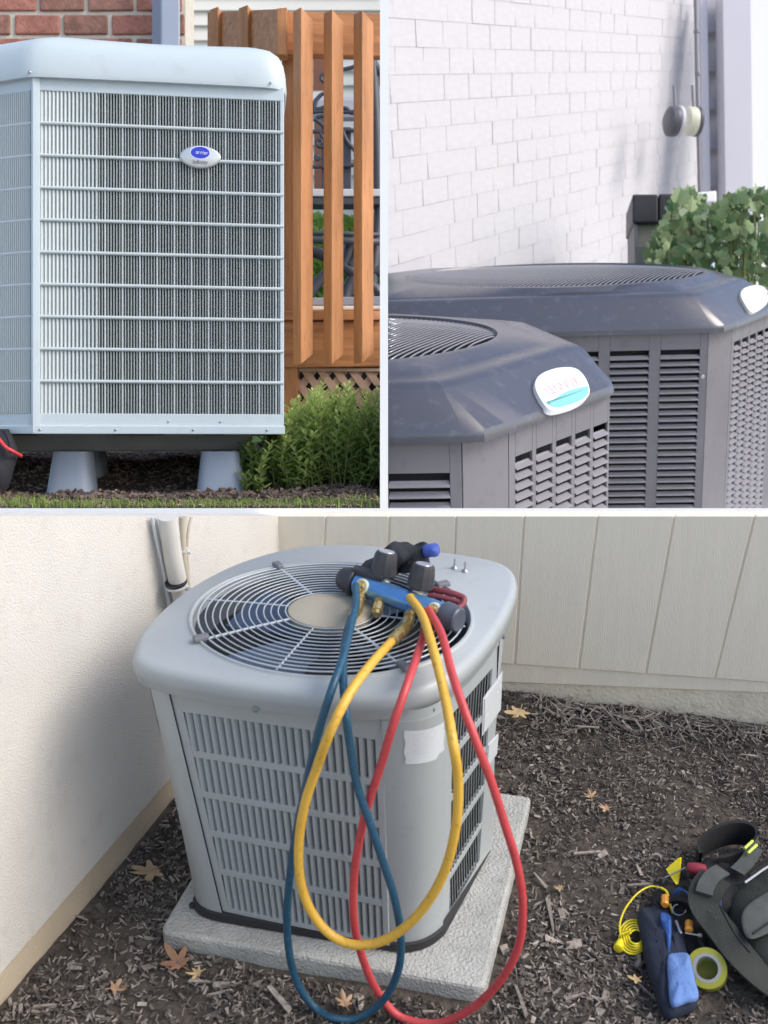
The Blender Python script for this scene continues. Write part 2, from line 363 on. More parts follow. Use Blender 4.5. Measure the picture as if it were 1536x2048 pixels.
# base pan and its risers
b = MB(); b.hexa([LAWN.at(-40,904,2.72), LAWN.at(493,901,2.80), LAWN.at(440,895,3.3), LAWN.at(-30,895,3.3)],
                 [LAWN.at(-40,864,2.66), LAWN.at(510,864,2.745), LAWN.at(470,868,3.3), LAWN.at(-30,868,3.3)]); U.part('base_pan', b, pan, bev=.006)
for x0, x1 in ((22, 84), (222, 332), (402, 452)):
    b = MB(); p0 = LAWN.at(x0, 867.5, 2.663); p1 = LAWN.at(x1, 867.5, 2.70); b.prism([p0, p1, p1+Vector((-.006,0,-.004)), p0+Vector((.006,0,-.004))], (0, -.012, 0)); U.part('drain_slot', b, dark)
for (tx0, tx1, bx0, bx1, d, yb) in ((99, 172, 86, 182, 2.70, 990), (398, 474, 388, 488, 2.72, 992), (172, 198, 168, 206, 2.98, 985)):
    T_ = Thing(LAWN, 'riser_foot', LAWN.at((bx0+bx1)/2, yb, d+.05), {86:'wide blue-grey tapered plastic riser under the left end of the pale condenser', 388:'wide blue-grey tapered plastic riser under the right end of the pale condenser', 168:'darker rear riser half hidden behind the front left one'}[bx0], 'riser', 'risers under the pale condenser')
    c0 = (LAWN.at(tx0,903,d)+LAWN.at(tx1,903,d))/2+Vector((0,.05,0)); c1 = (LAWN.at(bx0,yb,d)+LAWN.at(bx1,yb,d))/2+Vector((0,.05,0))
    w0 = (tx1-tx0)/2/FOC*d; w1 = (bx1-bx0)/2/FOC*d
    def rr_(c, w, dep, N=28): return [Vector((c.x+w*math.copysign(abs(math.cos(2*math.pi*i/N))**.55, math.cos(2*math.pi*i/N)), c.y+dep*math.copysign(abs(math.sin(2*math.pi*i/N))**.55, math.sin(2*math.pi*i/N)), c.z)) for i in range(N)]
    b = MB(); b.loft([rr_(c0, w0, .042), rr_(c0+Vector((0,0,-.004)), w0+.001, .043), rr_(c1, w1, .055)], True, True, True)
    T_.part('riser_body', b, riser, smooth=40)
    b = MB(); b.loft([rr_(c1+Vector((0,0,.006)), w1+.003, .058), rr_(c1+Vector((0,0,-.012)), w1+.004, .059)], True, True, True); T_.part('flange', b, riser, smooth=40)
# screws
def screw(T_, p, n_, r=.0035, m=None):
    b = MB(); b.lathe(p, n_, [(0, r), (.0016, r), (.0026, r*.6), (.0026, 0)], 8); T_.part('screw', b, m or screwm, smooth=50)
for sx, sy in ((60,156),(215,155),(380,160),(540,168)): screw(U, A2+t2*((sx-68)*pxm)+n2*.0155+Vector((0,0,UZ1+.004)) if sx > 68 else A2+nl*.016+Vector((0,0,UZ1+.004)), n2)
for sx in (12, 160, 315, 465): screw(U, fp(sx*pxm, .048, .006), n2, .003)
for sx in (265, 370): screw(U, fp(sx*pxm, .068, 0), n2, .0028)
# oval badge
silver = mat('badge_silver', (0.62, 0.63, 0.63), 0.32, metal=.55, var=.05, vscale=30); blue = mat('badge_blue', (0.012, 0.025, 0.55), 0.3, coat=.5)
wlet = mat('white_letter', (0.85, 0.87, 0.95), 0.4); glet = mat('grey_letter', (0.10, 0.10, 0.13), 0.4)
bc = fp((397-68)*pxm, zr(314, 2.65), .004)
def oval(c, a_, b_, pw, N=48):
    out = []
    for i in range(N):
        th = 2*math.pi*i/N; x_ = math.cos(th); y_ = math.copysign(abs(math.sin(th))**pw, math.sin(th)); out.append(c+t2*(a_*x_)+Vector((0,0,b_*y_)))
    return out
bd = MB(); bd.loft([oval(bc-n2*.006, .049, .0272, 1.15), oval(bc+n2*.002, .049, .0272, 1.15), oval(bc+n2*.004, .0465, .0252, 1.15), oval(bc+n2*.0045, .045, .024, 1.15)], True, True, True)
bo = U.part('badge', bd, silver, smooth=35)
c3 = bc+Vector((0,0,.0095))
bd = MB(); bd.loft([oval(c3+n2*.0045, .0245, .0158, 1), oval(c3+n2*.0049, .0245, .0158, 1)], True, True, True); U.part('emblem_rim', bd, wlet, smooth=35, parent=bo)
bd = MB(); bd.loft([oval(c3+n2*.0049, .0225, .0142, 1), oval(c3+n2*.0056, .0222, .0139, 1)], True, True, True); U.part('emblem_disc', bd, blue, smooth=35, parent=bo)
U.text('lettering', 'Carrier', .0128, frame(c3+n2*.0064, t2, (.2*t2.x, .2*t2.y, 1), n2), wlet, bo, .0003)
U.text('lettering', 'Infinity', .0135, frame(bc+n2*.0052+Vector((0,0,-.0135)), t2, (0,0,1), n2), glet, bo, .0003)

# ------------------------------------------------------------------ soil bank, grass, brick wall
DZ = [(2.392, -.1262), (2.5, -.1222), (2.7, -.1035), (2.9, -.079), (3.4, -.012), (4.2, .02), (5.4, .03)]
def soilz(x, d):
    for i in range(len(DZ)-1):
        if d <= DZ[i+1][0]: break
    u = (d-DZ[i][0])/(DZ[i+1][0]-DZ[i][0]); z = DZ[i][1]*(1-u)+DZ[i+1][1]*u
    hol = math.exp(-((d-2.86)/.14)**2)*(.035 if x < -.3 else .0) * (1-math.exp(-((x+.80)/.05)**2)*.5)
    damp = min(1, (d-2.39)/.1)
    return z - hol*.8 + damp*(vnoise(x, d, 9)*.012 + vnoise(x+5, d, 28)*.006)
b = MB(); NX, ND = 150, 110; ds = [2.391+ (5.4-2.391)*((j/ND)**1.8) for j in range(ND+1)]
vs = [Vector((-1.24+1.24*i/NX, d, soilz(-1.24+1.24*i/NX, d))) for d in ds for i in range(NX+1)]
b.add(vs, [(j*(NX+1)+i, j*(NX+1)+i+1, (j+1)*(NX+1)+i+1, (j+1)*(NX+1)+i) for j in range(ND) for i in range(NX)])
solo(LAWN, 'soil', b, soil, (-.6, 2.4, -.12), kind='structure', smooth=80)
mulch_l = mat('mulch_brown', (0.10, 0.068, 0.054), .9, attr='tone', col2=(0.50, 0.38, 0.31), var=.3, vscale=40)
b = MB(); R_ = random.Random(3)
for i in range(11000):
    d = 2.40 + (R_.random()**1.4)*1.05; x = -1.12 + R_.random()*1.12
    if x > -.25 and d > 3.0: continue
    L = R_.uniform(.002, .0075)*(1.8 if R_.random() < .06 else 1)
    chip(b, (x, d, soilz(x, d)+.003), L, L*R_.uniform(.2,.6), .0012, R_.uniform(0,6.3), R_.uniform(-.5,.5), R_.uniform(-.5,.5), R_.random()**1.8)
for i in range(420):   # clods piled round the riser bottoms
    d = R_.uniform(2.56, 2.70); x = R_.uniform(-1.0, -.02)
    chip(b, (x, d, soilz(x, d)+.004+R_.random()*.006), R_.uniform(.004,.010), R_.uniform(.003,.006), .003, R_.uniform(0,6.3), R_.uniform(-.7,.7), R_.uniform(-.7,.7), R_.random()*.35)
solo(LAWN, 'wood_mulch', b, mulch_l, (-.6, 2.5, -.12), kind='stuff', attr=True)
grass = mat('grass_blade', (0.10, 0.17, 0.03), .6, attr='tone', col2=(0.42, 0.52, 0.13), trans=.35)
b = MB()
for i in range(4200):
    d = 2.393 + R_.random()**1.6*.14; x = -1.14 + R_.random()*1.13
    if vnoise(x, d, 7)+R_.random()*.8 - (d-2.4)*3.0 < .12: continue
    h = R_.uniform(.008, .026); w = R_.uniform(.0007, .0013); a_ = R_.uniform(0, 6.28); ln = R_.uniform(.1,.9)*h; az = R_.uniform(0, 6.28)
    o = Vector((x, d, soilz(x, d)-.001)); s_ = Vector((math.cos(a_), math.sin(a_), 0))*w; k = Vector((math.cos(az), math.sin(az), 0))*ln
    b.add([o-s_, o+s_, o+s_*.8+k*.35+Vector((0,0,h*.6)), o-s_*.8+k*.35+Vector((0,0,h*.6)), o+k+Vector((0,0,h))], [(0,1,2,3),(3,2,4)], R_.random())
solo(LAWN, 'grass', b, grass, (-.6, 2.4, -.12), kind='stuff', attr=True)
# brick wall
brickm = mat('red_brick', (0.47, 0.20, 0.15), .9, var=.45, vscale=22, bump=1.0, bscale=80, dirt=.35)
brickm2 = mat('brown_brick', (0.36, 0.185, 0.14), .9, var=.5, vscale=25, bump=1.0, bscale=80, dirt=.3)
mort = mat('mortar', (0.66, 0.62, 0.53), .95, var=.15, vscale=40, bump=1, bscale=150)
def bw(px): return 4.4+.05*(px-16)/354
BW = Thing(LAWN, 'brick_wall', LAWN.at(180, 500, 4.43), 'red brick house wall with pale mortar behind the pale condenser', 'wall')
def WP(px, py, off=0): p = LAWN.at(px, py, bw(px)); return p + Vector((0, -off, 0))
b = MB(); g = [WP(-40,-60), WP(371,-60), WP(371,900), WP(-40,900)]
b.hexa([q+Vector((0,.2,0)) for q in g], g); BW.part('mortar_bed', b, mort)
for r in range(-1, 6):
    y0 = -62+47*r+(31+15); off = -70 if r % 2 else -14
    y0 = 31+47*(r-1)
    off = (-66 if r % 2 else -17)
    for k in range(6):
        x0 = off+97*k; x1 = x0+R_.uniform(87, 91)
        if x1 > 370: x1 = 370
        if x0 > 362 or x1 < -40: continue
        j = [R_.uniform(-1, 1) for _ in range(4)]
        c_ = [WP(x0+j[0], y0+39+j[1], 0), WP(x1, y0+39-j[1], 0), WP(x1-j[0], y0+j[2], 0), WP(x0, y0-j[3], 0)]
        b = MB(); b.hexa([q+Vector((0,.05,0)) for q in c_], [q+Vector((0,-.010-.004*R_.random(),0)) for q in c_])
        BW.part('brick', b, brickm if R_.random() < .7 else brickm2, bev=.006)
dsm = mat('downspout_paint', (0.34, 0.39, 0.48), .4, var=.06, vscale=4)
D_ = Thing(LAWN, 'downspout', LAWN.at(331, 900, 4.32), 'grey-blue square downspout running down the red brick wall', 'downspout')
b = MB(); P = [LAWN.at(303,0,4.33), LAWN.at(322,0,4.25), LAWN.at(360,0,4.26), LAWN.at(356,0,4.38)]
b.prism([Vector((p.x,p.y,zr(-80,4.3))) for p in P], (0,0,-2.1)); D_.part('pipe', b, dsm, bev=.006)
for yy in (-30, 300):
    b = MB(); b.prism([Vector((p.x,p.y,zr(yy,4.3))) for p in [LAWN.at(299,0,4.34), LAWN.at(321,0,4.243), LAWN.at(362,0,4.253), LAWN.at(360,0,4.38)]], (0,0,-.03)); D_.part('strap', b, dsm, bev=.003)

# ------------------------------------------------------------------ wooden deck with its railing
cedar = mat('cedar_stain', (0.56, 0.24, 0.085), .55, var=.38, vscale=5, stretch=(6,6,.7), bump=.35, bscale=45, dirt=.25)
cedarh = mat('cedar_stain_flat', (0.60, 0.255, 0.09), .55, var=.4, vscale=7, stretch=(.7,6,9), bump=.4, bscale=45, dirt=.15)
cutend = mat('cut_wood_end', (0.34, 0.25, 0.13), .8, var=.4, vscale=60)
latt = mat('lattice_wood', (0.62, 0.40, 0.28), .8, var=.2, vscale=12, bump=.3)
DK = Thing(LAWN, 'wooden_deck', LAWN.at(660, 900, 3.1), 'cedar-stained raised deck with square balusters, a corner post and a lattice skirt', 'deck')
def board(name, c, m, thick=.035, bev=.003, kind=None):
    b = MB(); b.hexa([q+Vector((0,thick,0)) for q in c], c); return DK.part(name, b, m, bev=bev)
L_ = LAWN
def at4(x0,y0,x1,y1,x2,y2,x3,y3,d0,d1): return [L_.at(x0,y0,d0), L_.at(x1,y1,d1), L_.at(x2,y2,d1), L_.at(x3,y3,d0)]
board('top_rail', at4(415,97, 554,107, 554,17, 415,24, 3.62, 3.02), cedarh)
board('top_rail', at4(574,109, 766,112, 766,26, 574,22, 3.03, 3.05), cedarh)
board('rail_end_block', at4(553,109, 574,109, 574,14, 553,16, 3.0, 3.0), cedar, .05)
b = MB(); b.box(L_.at(582,500,3.11)+Vector((0,0,.0)), (.0225, .045, .60)); DK.part('corner_post', b, cedar, bev=.003)
def baluster(xc, yt, yb, d, ang=38, s=.0195):
    c = L_.at(xc, 0, d); zt, zb = zr(yt, d), zr(yb, d); R3 = Matrix.Rotation(rad(ang), 3, 'Z'); b = MB()
    co = [R3 @ Vector(q) for q in ((-s,-s,0),(s,-s,0),(s,s,0),(-s,s,0))]
    # 0 faces the viewer's left edge, 1 the near edge: both ends are sawn at a slant
    dz = [.0, .026, .026, .0]; db = [-.0, .028, .028, -.0]
    b.hexa([Vector((c.x+q.x, c.y+q.y, zb+db[i])) for i, q in enumerate(co)], [Vector((c.x+q.x, c.y+q.y, zt-dz[i])) for i, q in enumerate(co)])
    o = DK.part('baluster', b, cedar, bev=.0015)
    o.data.materials.append(cutend)
    for p in o.data.polygons:
        if p.normal.z < -.5: p.material_index = 1
for xc, yt, yb in ((606,22,730),(667,26,730),(727,28,728)): baluster(xc, yt, yb, 2.975)
baluster(437, 20, 500, 3.50, 50); baluster(496, 17, 500, 3.24, 50)
board('rim_joist', at4(566,736, 766,733, 766,641, 566,644, 3.06, 3.08), cedarh, .04)
for x0, x1 in ((566,655),(658,742),(745,766)): board('deck_board', at4(x0,640, x1,640, x1,621, x0,622, 3.05, 3.06), cedarh, .6, .002)
grd = mat('grey_deck_paint', (0.30,0.31,0.36), .6, var=.15, vscale=6); crm = mat('cream_trim', (0.70,0.66,0.60), .6, var=.1)
board('deck_edge_trim', at4(590,620.5, 766,619, 766,611, 590,612, 3.2, 3.22), crm, .03)
board('deck_surface_strip', at4(590,611, 766,611, 766,592, 590,596, 3.3, 3.32), grd, .5)  # added upright strip in place of the deck's top surface, there is no step
# lattice skirt: crossing diagonal slats
for s_ in (1, -1):
    for k in range(-3, 10):
        x0 = 545+31.5*k; off = 0 if s_ > 0 else .006
        ya, yb = 738, 822; dx = 84*s_*.72
        xa, xb = (x0, x0+dx) if s_ > 0 else (x0+20, x0+20+dx)
        if min(xa, xb) < 500: continue
        if max(xa, xb) > 758:
            lim = 758; u = (lim-xa)/(xb-xa) if abs(xb-xa) > 1 else 1
            if s_ > 0:
                if u <= .05: continue
                xb, yb = lim, ya+(yb-ya)*u
            else:
                if u >= .95: continue
                xa, ya = lim, ya+(yb-ya)*u
        c_ = [L_.at(xa-9,ya,3.09+off), L_.at(xa+9,ya,3.09+off), L_.at(xb+9,yb,3.09+off), L_.at(xb-9,yb,3.09+off)]
        b = MB(); b.hexa([q+Vector((0,.0055,0)) for q in c_], c_); DK.part('lattice_slat', b, latt)
for y_ in ((736,743),):
    board('lattice_rail', at4(560,y_[1], 766,y_[1], 766,y_[0], 560,y_[0], 3.08, 3.085), latt, .02, .001)
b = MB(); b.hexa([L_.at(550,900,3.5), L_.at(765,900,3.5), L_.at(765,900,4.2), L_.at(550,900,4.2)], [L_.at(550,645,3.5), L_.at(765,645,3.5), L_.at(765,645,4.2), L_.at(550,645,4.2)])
DK.part('painted_under_deck_shade', b, dark)  # black block painted in as the shade behind the lattice, no real board

# furniture on the deck
iron = mat('wrought_iron', (0.085, 0.085, 0.10), .45, metal=.3, var=.2, vscale=20)
tabl = mat('table_top_stone', (0.62, 0.61, 0.60), .4, var=.12, vscale=15)
CH = Thing(L_, 'garden_chair', L_.at(690, 600, 3.9), 'dark wrought-iron garden chair with scrollwork back, seen through the deck balusters', 'chair')
def spiral(cx, cy, r, turns, a0, d, dirn=1, rr=.006, tail=None):
    pts = []
    for i in range(28):
        u = i/27; a_ = a0+dirn*u*turns*2*math.pi; q = r*(1-.75*u); pts.append(L_.at(cx+q*math.cos(a_), cy+q*math.sin(a_), d))
    if tail: pts = [L_.at(x_, y_, d) for x_, y_ in tail]+pts
    b = MB(); b.tube(pts, rr, 8); return b
CH.part('scroll', spiral(650,157,13,1.3,rad(60),3.9,-1,.0065), iron, smooth=60)
CH.part('scroll', spiral(640,285,11,1.4,rad(-60),3.9,1,.007,[(628,262),(640,264)]), iron, smooth=60)
CH.part('scroll', spiral(634,314,6,1,0,3.9,1,.006), iron, smooth=60)
for pl in ([(628,215),(633,200),(645,188),(656,192),(657,206),(645,216),(630,219),(622,222)], [(625,224),(660,222),(690,224),(718,223)],
           [(628,238),(640,246),(652,256),(668,262)], [(632,236),(645,232),(660,236)], [(686,216),(695,218),(703,226),(718,224)], [(686,258),(690,275),(702,292),(718,306),(745,306)],
           [(625,263),(655,262),(690,260),(716,262)], [(684,139),(700,136),(714,131)], [(596,130),(601,170),(597,205),(602,255)], [(594,335),(660,332),(762,329)]):
    b = MB(); b.tube(smoothpath([L_.at(x_,y_,3.9) for x_, y_ in pl], 5), .0075, 8); CH.part('back_bar', b, iron, smooth=60)
for x_, w_ in ((650,.012),(690,.022)):
    b = MB(); b.box(L_.at(x_, 320, 3.92), (w_, .01, .115)); CH.part('back_post', b, iron, bev=.003)
b = MB(); b.tube([L_.at(744,110,3.8), L_.at(752,230,3.8), L_.at(758,430,3.8), L_.at(742,600,3.8)], .017, 10); CH.part('leg', b, iron, smooth=60)
b = MB(); b.tube([L_.at(712,120,3.8), L_.at(735,100,3.8), L_.at(762,150,3.8)], .012, 8); CH.part('arm', b, iron, smooth=60)
TB = Thing(L_, 'garden_table', L_.at(700, 600, 3.75), 'pale-topped garden table on crossed dark iron legs behind the balusters', 'table')
b = MB(); c = L_.at(676, 391, 3.8); b.box(c, (.155, .045, .013)); TB.part('table_top', b, tabl, bev=.004)
b = MB(); b.box(c-Vector((0,0,.028)), (.152, .04, .013)); TB.part('apron', b, iron, bev=.004)
for pl, r_ in (([(600,466),(680,467),(770,470)], .008), ([(590,478),(690,482),(770,484)], .013)):
    b = MB(); b.tube([L_.at(x_,y_,3.75) for x_, y_ in pl], r_, 8); TB.part('stretcher', b, iron, smooth=60)
for pl in ([(612,596),(640,560),(668,538),(690,525),(700,490)], [(618,500),(650,512),(685,530),(720,555),(770,592)], [(770,540),(740,545),(705,560),(690,596)], [(722,480),(715,510),(700,530)]):
    b = MB(); b.tube(smoothpath([L_.at(x_,y_,3.8) for x_, y_ in pl], 5), .02, 8); TB.part('leg', b, iron, smooth=60)
# what stands beyond the deck
pale = mat('cream_siding', (0.86, 0.82, 0.72), .7, var=.06, vscale=3)
HS = Thing(L_, 'house', L_.at(560, 900, 8.2), 'cream clapboard house out of focus beyond the deck', 'house')
for k in range(20):
    y1 = 470-30*k; b = MB(); x0_, x1_ = 330, 766
    c_ = [L_.at(x0_,y1,8.0), L_.at(x1_,y1,8.0), L_.at(x1_,y1-29,8.03), L_.at(x0_,y1-29,8.03)]
    b.hexa([q+Vector((0,.03,0)) for q in c_], c_); HS.part('clapboard', b, pale)
b = MB(); b.hexa([L_.at(330,700,8.06), L_.at(766,700,8.06), L_.at(766,-130,8.06), L_.at(330,-130,8.06)], [L_.at(330,700,8.6), L_.at(766,700,8.6), L_.at(766,-130,8.6), L_.at(330,-130,8.6)]); HS.part('wall', b, pale)
ora = mat('terracotta_wall', (0.48, 0.20, 0.12), .8, var=.2, vscale=6)
for x0_, x1_, y0_, y1_ in ((626,662,112,182),(628,652,225,385),(600,612,262,380),(742,766,146,172)):
    b = MB(); b.hexa([L_.at(x0_,y1_,7.0), L_.at(x1_,y1_,7.0), L_.at(x1_,y1_,7.2), L_.at(x0_,y1_,7.2)], [L_.at(x0_,y0_,7.0), L_.at(x1_,y0_,7.0), L_.at(x1_,y0_,7.2), L_.at(x0_,y0_,7.2)]); HS.part('terracotta_panel', b, ora)
gry = mat('grey_cushion', (0.42,0.42,0.46), .8, var=.1)
CU = Thing(L_, 'cushion', L_.at(680,225,4.3), 'grey cushion on the iron chair behind the balusters', 'cushion')
b = MB(); b.box(L_.at(682,218,4.3), (.11,.03,.045)); CU.part('pillow', b, gry, bev=.02)
hedge = mat('hedge_leaf', (0.14, 0.26, 0.04), .6, attr='tone', col2=(0.62, 0.78, 0.20), trans=.5)
b = MB()
for i in range(2600):
    p = L_.at(R_.uniform(560,762), 430+R_.random()*230, R_.uniform(5.9,6.7)); s_ = R_.uniform(.02,.05)
    M = Euler((R_.uniform(-1.2,1.2), R_.uniform(-1,1), R_.uniform(0,6))).to_matrix()
    b.add([p+M @ Vector(q)*s_ for q in ((-1,0,0),(0,-.5,.1),(1,0,0),(0,.5,.1))], [(0,1,2),(0,2,3)], R_.random())
solo(L_, 'hedge', b, hedge, L_.at(680,640,6.3), 'bright green hedge out of focus beyond the deck', 'hedge', attr=True)
lawnm = mat('far_lawn', (0.16, 0.26, 0.06), .8, var=.4, vscale=3)
b = MB(); b.add([(-1.6,5.42,.02),(.0,5.42,.02),(.0,8.5,.9),(-1.6,8.5,.9)], [(0,1,2,3)]); solo(L_, 'lawn', b, lawnm, (-.8,6,.1), kind='structure')

# ------------------------------------------------------------------ leafy shrub by the deck
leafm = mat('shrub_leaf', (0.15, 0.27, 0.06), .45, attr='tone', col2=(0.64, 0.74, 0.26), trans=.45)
stemm = mat('shrub_stem', (0.14, 0.17, 0.06), .7)
SB = Thing(L_, 'shrub', L_.at(630, 965, 2.85), 'low green shrub with narrow leaves growing in front of the lattice skirt', 'shrub')
bl = MB(); bs_ = MB()
def leaf(mb, p, dirv, up, L, w, val):
    dirv = dirv.normalized(); sd = dirv.cross(up).normalized(); nn = sd.cross(dirv)
    mb.add([p, p+dirv*L*.35+sd*w+nn*L*.06, p+dirv*L*.75+sd*w*.7+nn*L*.05, p+dirv*L-nn*L*.06, p+dirv*L*.75-sd*w*.7+nn*L*.05, p+dirv*L*.35-sd*w+nn*L*.06, p+dirv*L*.5-nn*L*.03],
           [(0,1,6),(1,2,6),(2,3,6),(3,4,6),(4,5,6),(5,0,6)], val)
def top_y(px):
    K = [(478,905),(500,868),(560,850),(580,800),(620,790),(640,748),(655,775),(700,760),(720,780),(745,790),(770,755),(800,760)]
    for i in range(len(K)-1):
        if px <= K[i+1][0]: return K[i][1]+(K[i+1][1]-K[i][1])*(px-K[i][0])/(K[i+1][0]-K[i][0])
    return 760
for i in range(330):
    px = R_.uniform(486, 764); d = R_.uniform(2.72, 2.98); ty = top_y(px)+R_.random()*150
    base = L_.at(px+R_.uniform(-30,20), 0, d); base.z = soilz(base.x, d)
    tip = L_.at(px, ty, d-R_.uniform(-.03,.06)); H = tip.z-base.z
    if H < .04: continue
    if tip.x > -.012: tip.x = -.012
    mids = lerp(base, tip, .5)+Vector((R_.uniform(-.035,.035), R_.uniform(-.04,.01), 0)); pts = smoothpath([base, mids, tip], 6)
    bs_.tube(pts, [.0022*(1-.6*k/(len(pts)-1)) for k in range(len(pts))], 4)
    n_ = int(H/.0062); tone0 = R_.uniform(0,.25)
    for k in range(n_):
        u = .12+.88*k/n_; f_ = u*(len(pts)-1); i0 = min(int(f_), len(pts)-2); p = lerp(pts[i0], pts[i0+1], f_-i0)
        a_ = k*2.4+i; el = .25+.75*u; L = R_.uniform(.018,.034)*(1-.4*max(0,u-.8)/.2)
        dv = Vector((math.cos(a_), math.sin(a_), el)); bl_p = p
        if bl_p.x + dv.x*.02 > -.006: continue
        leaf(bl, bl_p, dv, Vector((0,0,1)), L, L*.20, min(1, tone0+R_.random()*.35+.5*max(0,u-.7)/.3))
SB.part('foliage', bl, leafm, attr=True, kind='stuff'); SB.part('stems', bs_, stemm, kind='stuff')
# bag at the far left edge
bagm = mat('black_fabric', (0.022,0.023,0.03), .85, var=.3, vscale=30, bump=.4, bscale=200); redm = mat('red_piping', (0.62,0.05,0.06), .5)
BG = Thing(L_, 'tool_bag', L_.at(10, 975, 2.58), 'black fabric bag with a red trim at the left end of the pale condenser', 'bag')
def ring(cx, cy, rx, ry, d, N=16): return [L_.at(cx+rx*math.cos(2*math.pi*i/N), cy, d+ry*math.sin(2*math.pi*i/N)) for i in range(N)]
b = MB(); b.loft([ring(-14,978,30,.03,2.56), ring(-16,960,38,.04,2.56), ring(-18,925,50,.045,2.57), ring(-20,905,58,.04,2.58), ring(-22,880,50,.03,2.59), ring(-26,858,44,.02,2.6)], True, True, True); BG.part('pouch', b, bagm, smooth=50)
b = MB(); b.tube(smoothpath([L_.at(-10,868,2.54), L_.at(10,893,2.525), L_.at(26,903,2.53), L_.at(42,912,2.56)], 4), .0045, 8); BG.part('trim', b, redm, smooth=60)
b = MB(); b.tube(smoothpath([L_.at(8,862,2.55), L_.at(18,880,2.54), L_.at(22,905,2.53)], 4), .004, 8); BG.part('strap', b, bagm, smooth=60)

clip_x([o for o in list(COL.objects) if o.parent is None and o.name.split('.')[0] in ('wooden_deck','garden_chair','garden_table','cushion','house','brick_wall')], -.010, False)
# ================================================================== YARD: two charcoal condensers before a painted brick wall
plast = mat('charcoal_plastic', (0.062, 0.063, 0.083), 0.30, var=.12, vscale=5, bump=.06, bscale=90, spec=1.0, dirt=-.5)
sheet = mat('grey_sheet_metal', (0.165, 0.16, 0.175), 0.46, var=.12, vscale=5, bump=.06, bscale=30, dirt=.12)
sheetl = mat('grey_louvre_metal', (0.27, 0.262, 0.285), 0.38)
black = mat('black_gap', (0.008, 0.008, 0.01), 0.8)
wirem = mat('grille_wire', (0.33, 0.34, 0.38), 0.28, metal=.4)
Y_ = YARD; S = YD/3.3
def rowof(p):
    q = Y_.R @ Vector(p) + Y_.T; return PY - FOC*q.z/q.y
def cutz(x, y, row=1021.0):     # height at which the upright through (x, y) meets the shelf
    z0, z1 = -.05, -3.0
    for _ in range(40):
        zm = (z0+z1)/2
        if rowof((x, y, zm)) < row: z0 = zm
        else: z1 = zm
    return z0
slat_b = MB()    # a pressed louvre: top edge tucked in, lower edge standing proud, closed ends
slat_b.add([(-.5,-.30,-1),(.5,-.30,-1),(.48,.75,.1),(-.48,.75,.1),(-.5,-.46,-.8),(.5,-.46,-.8),(.48,.98,.12),(-.48,.98,.12)], [(0,1,2,3),(7,6,5,4),(0,4,5,1),(1,5,6,2),(2,6,7,3),(3,7,4,0)])
slat_me = None
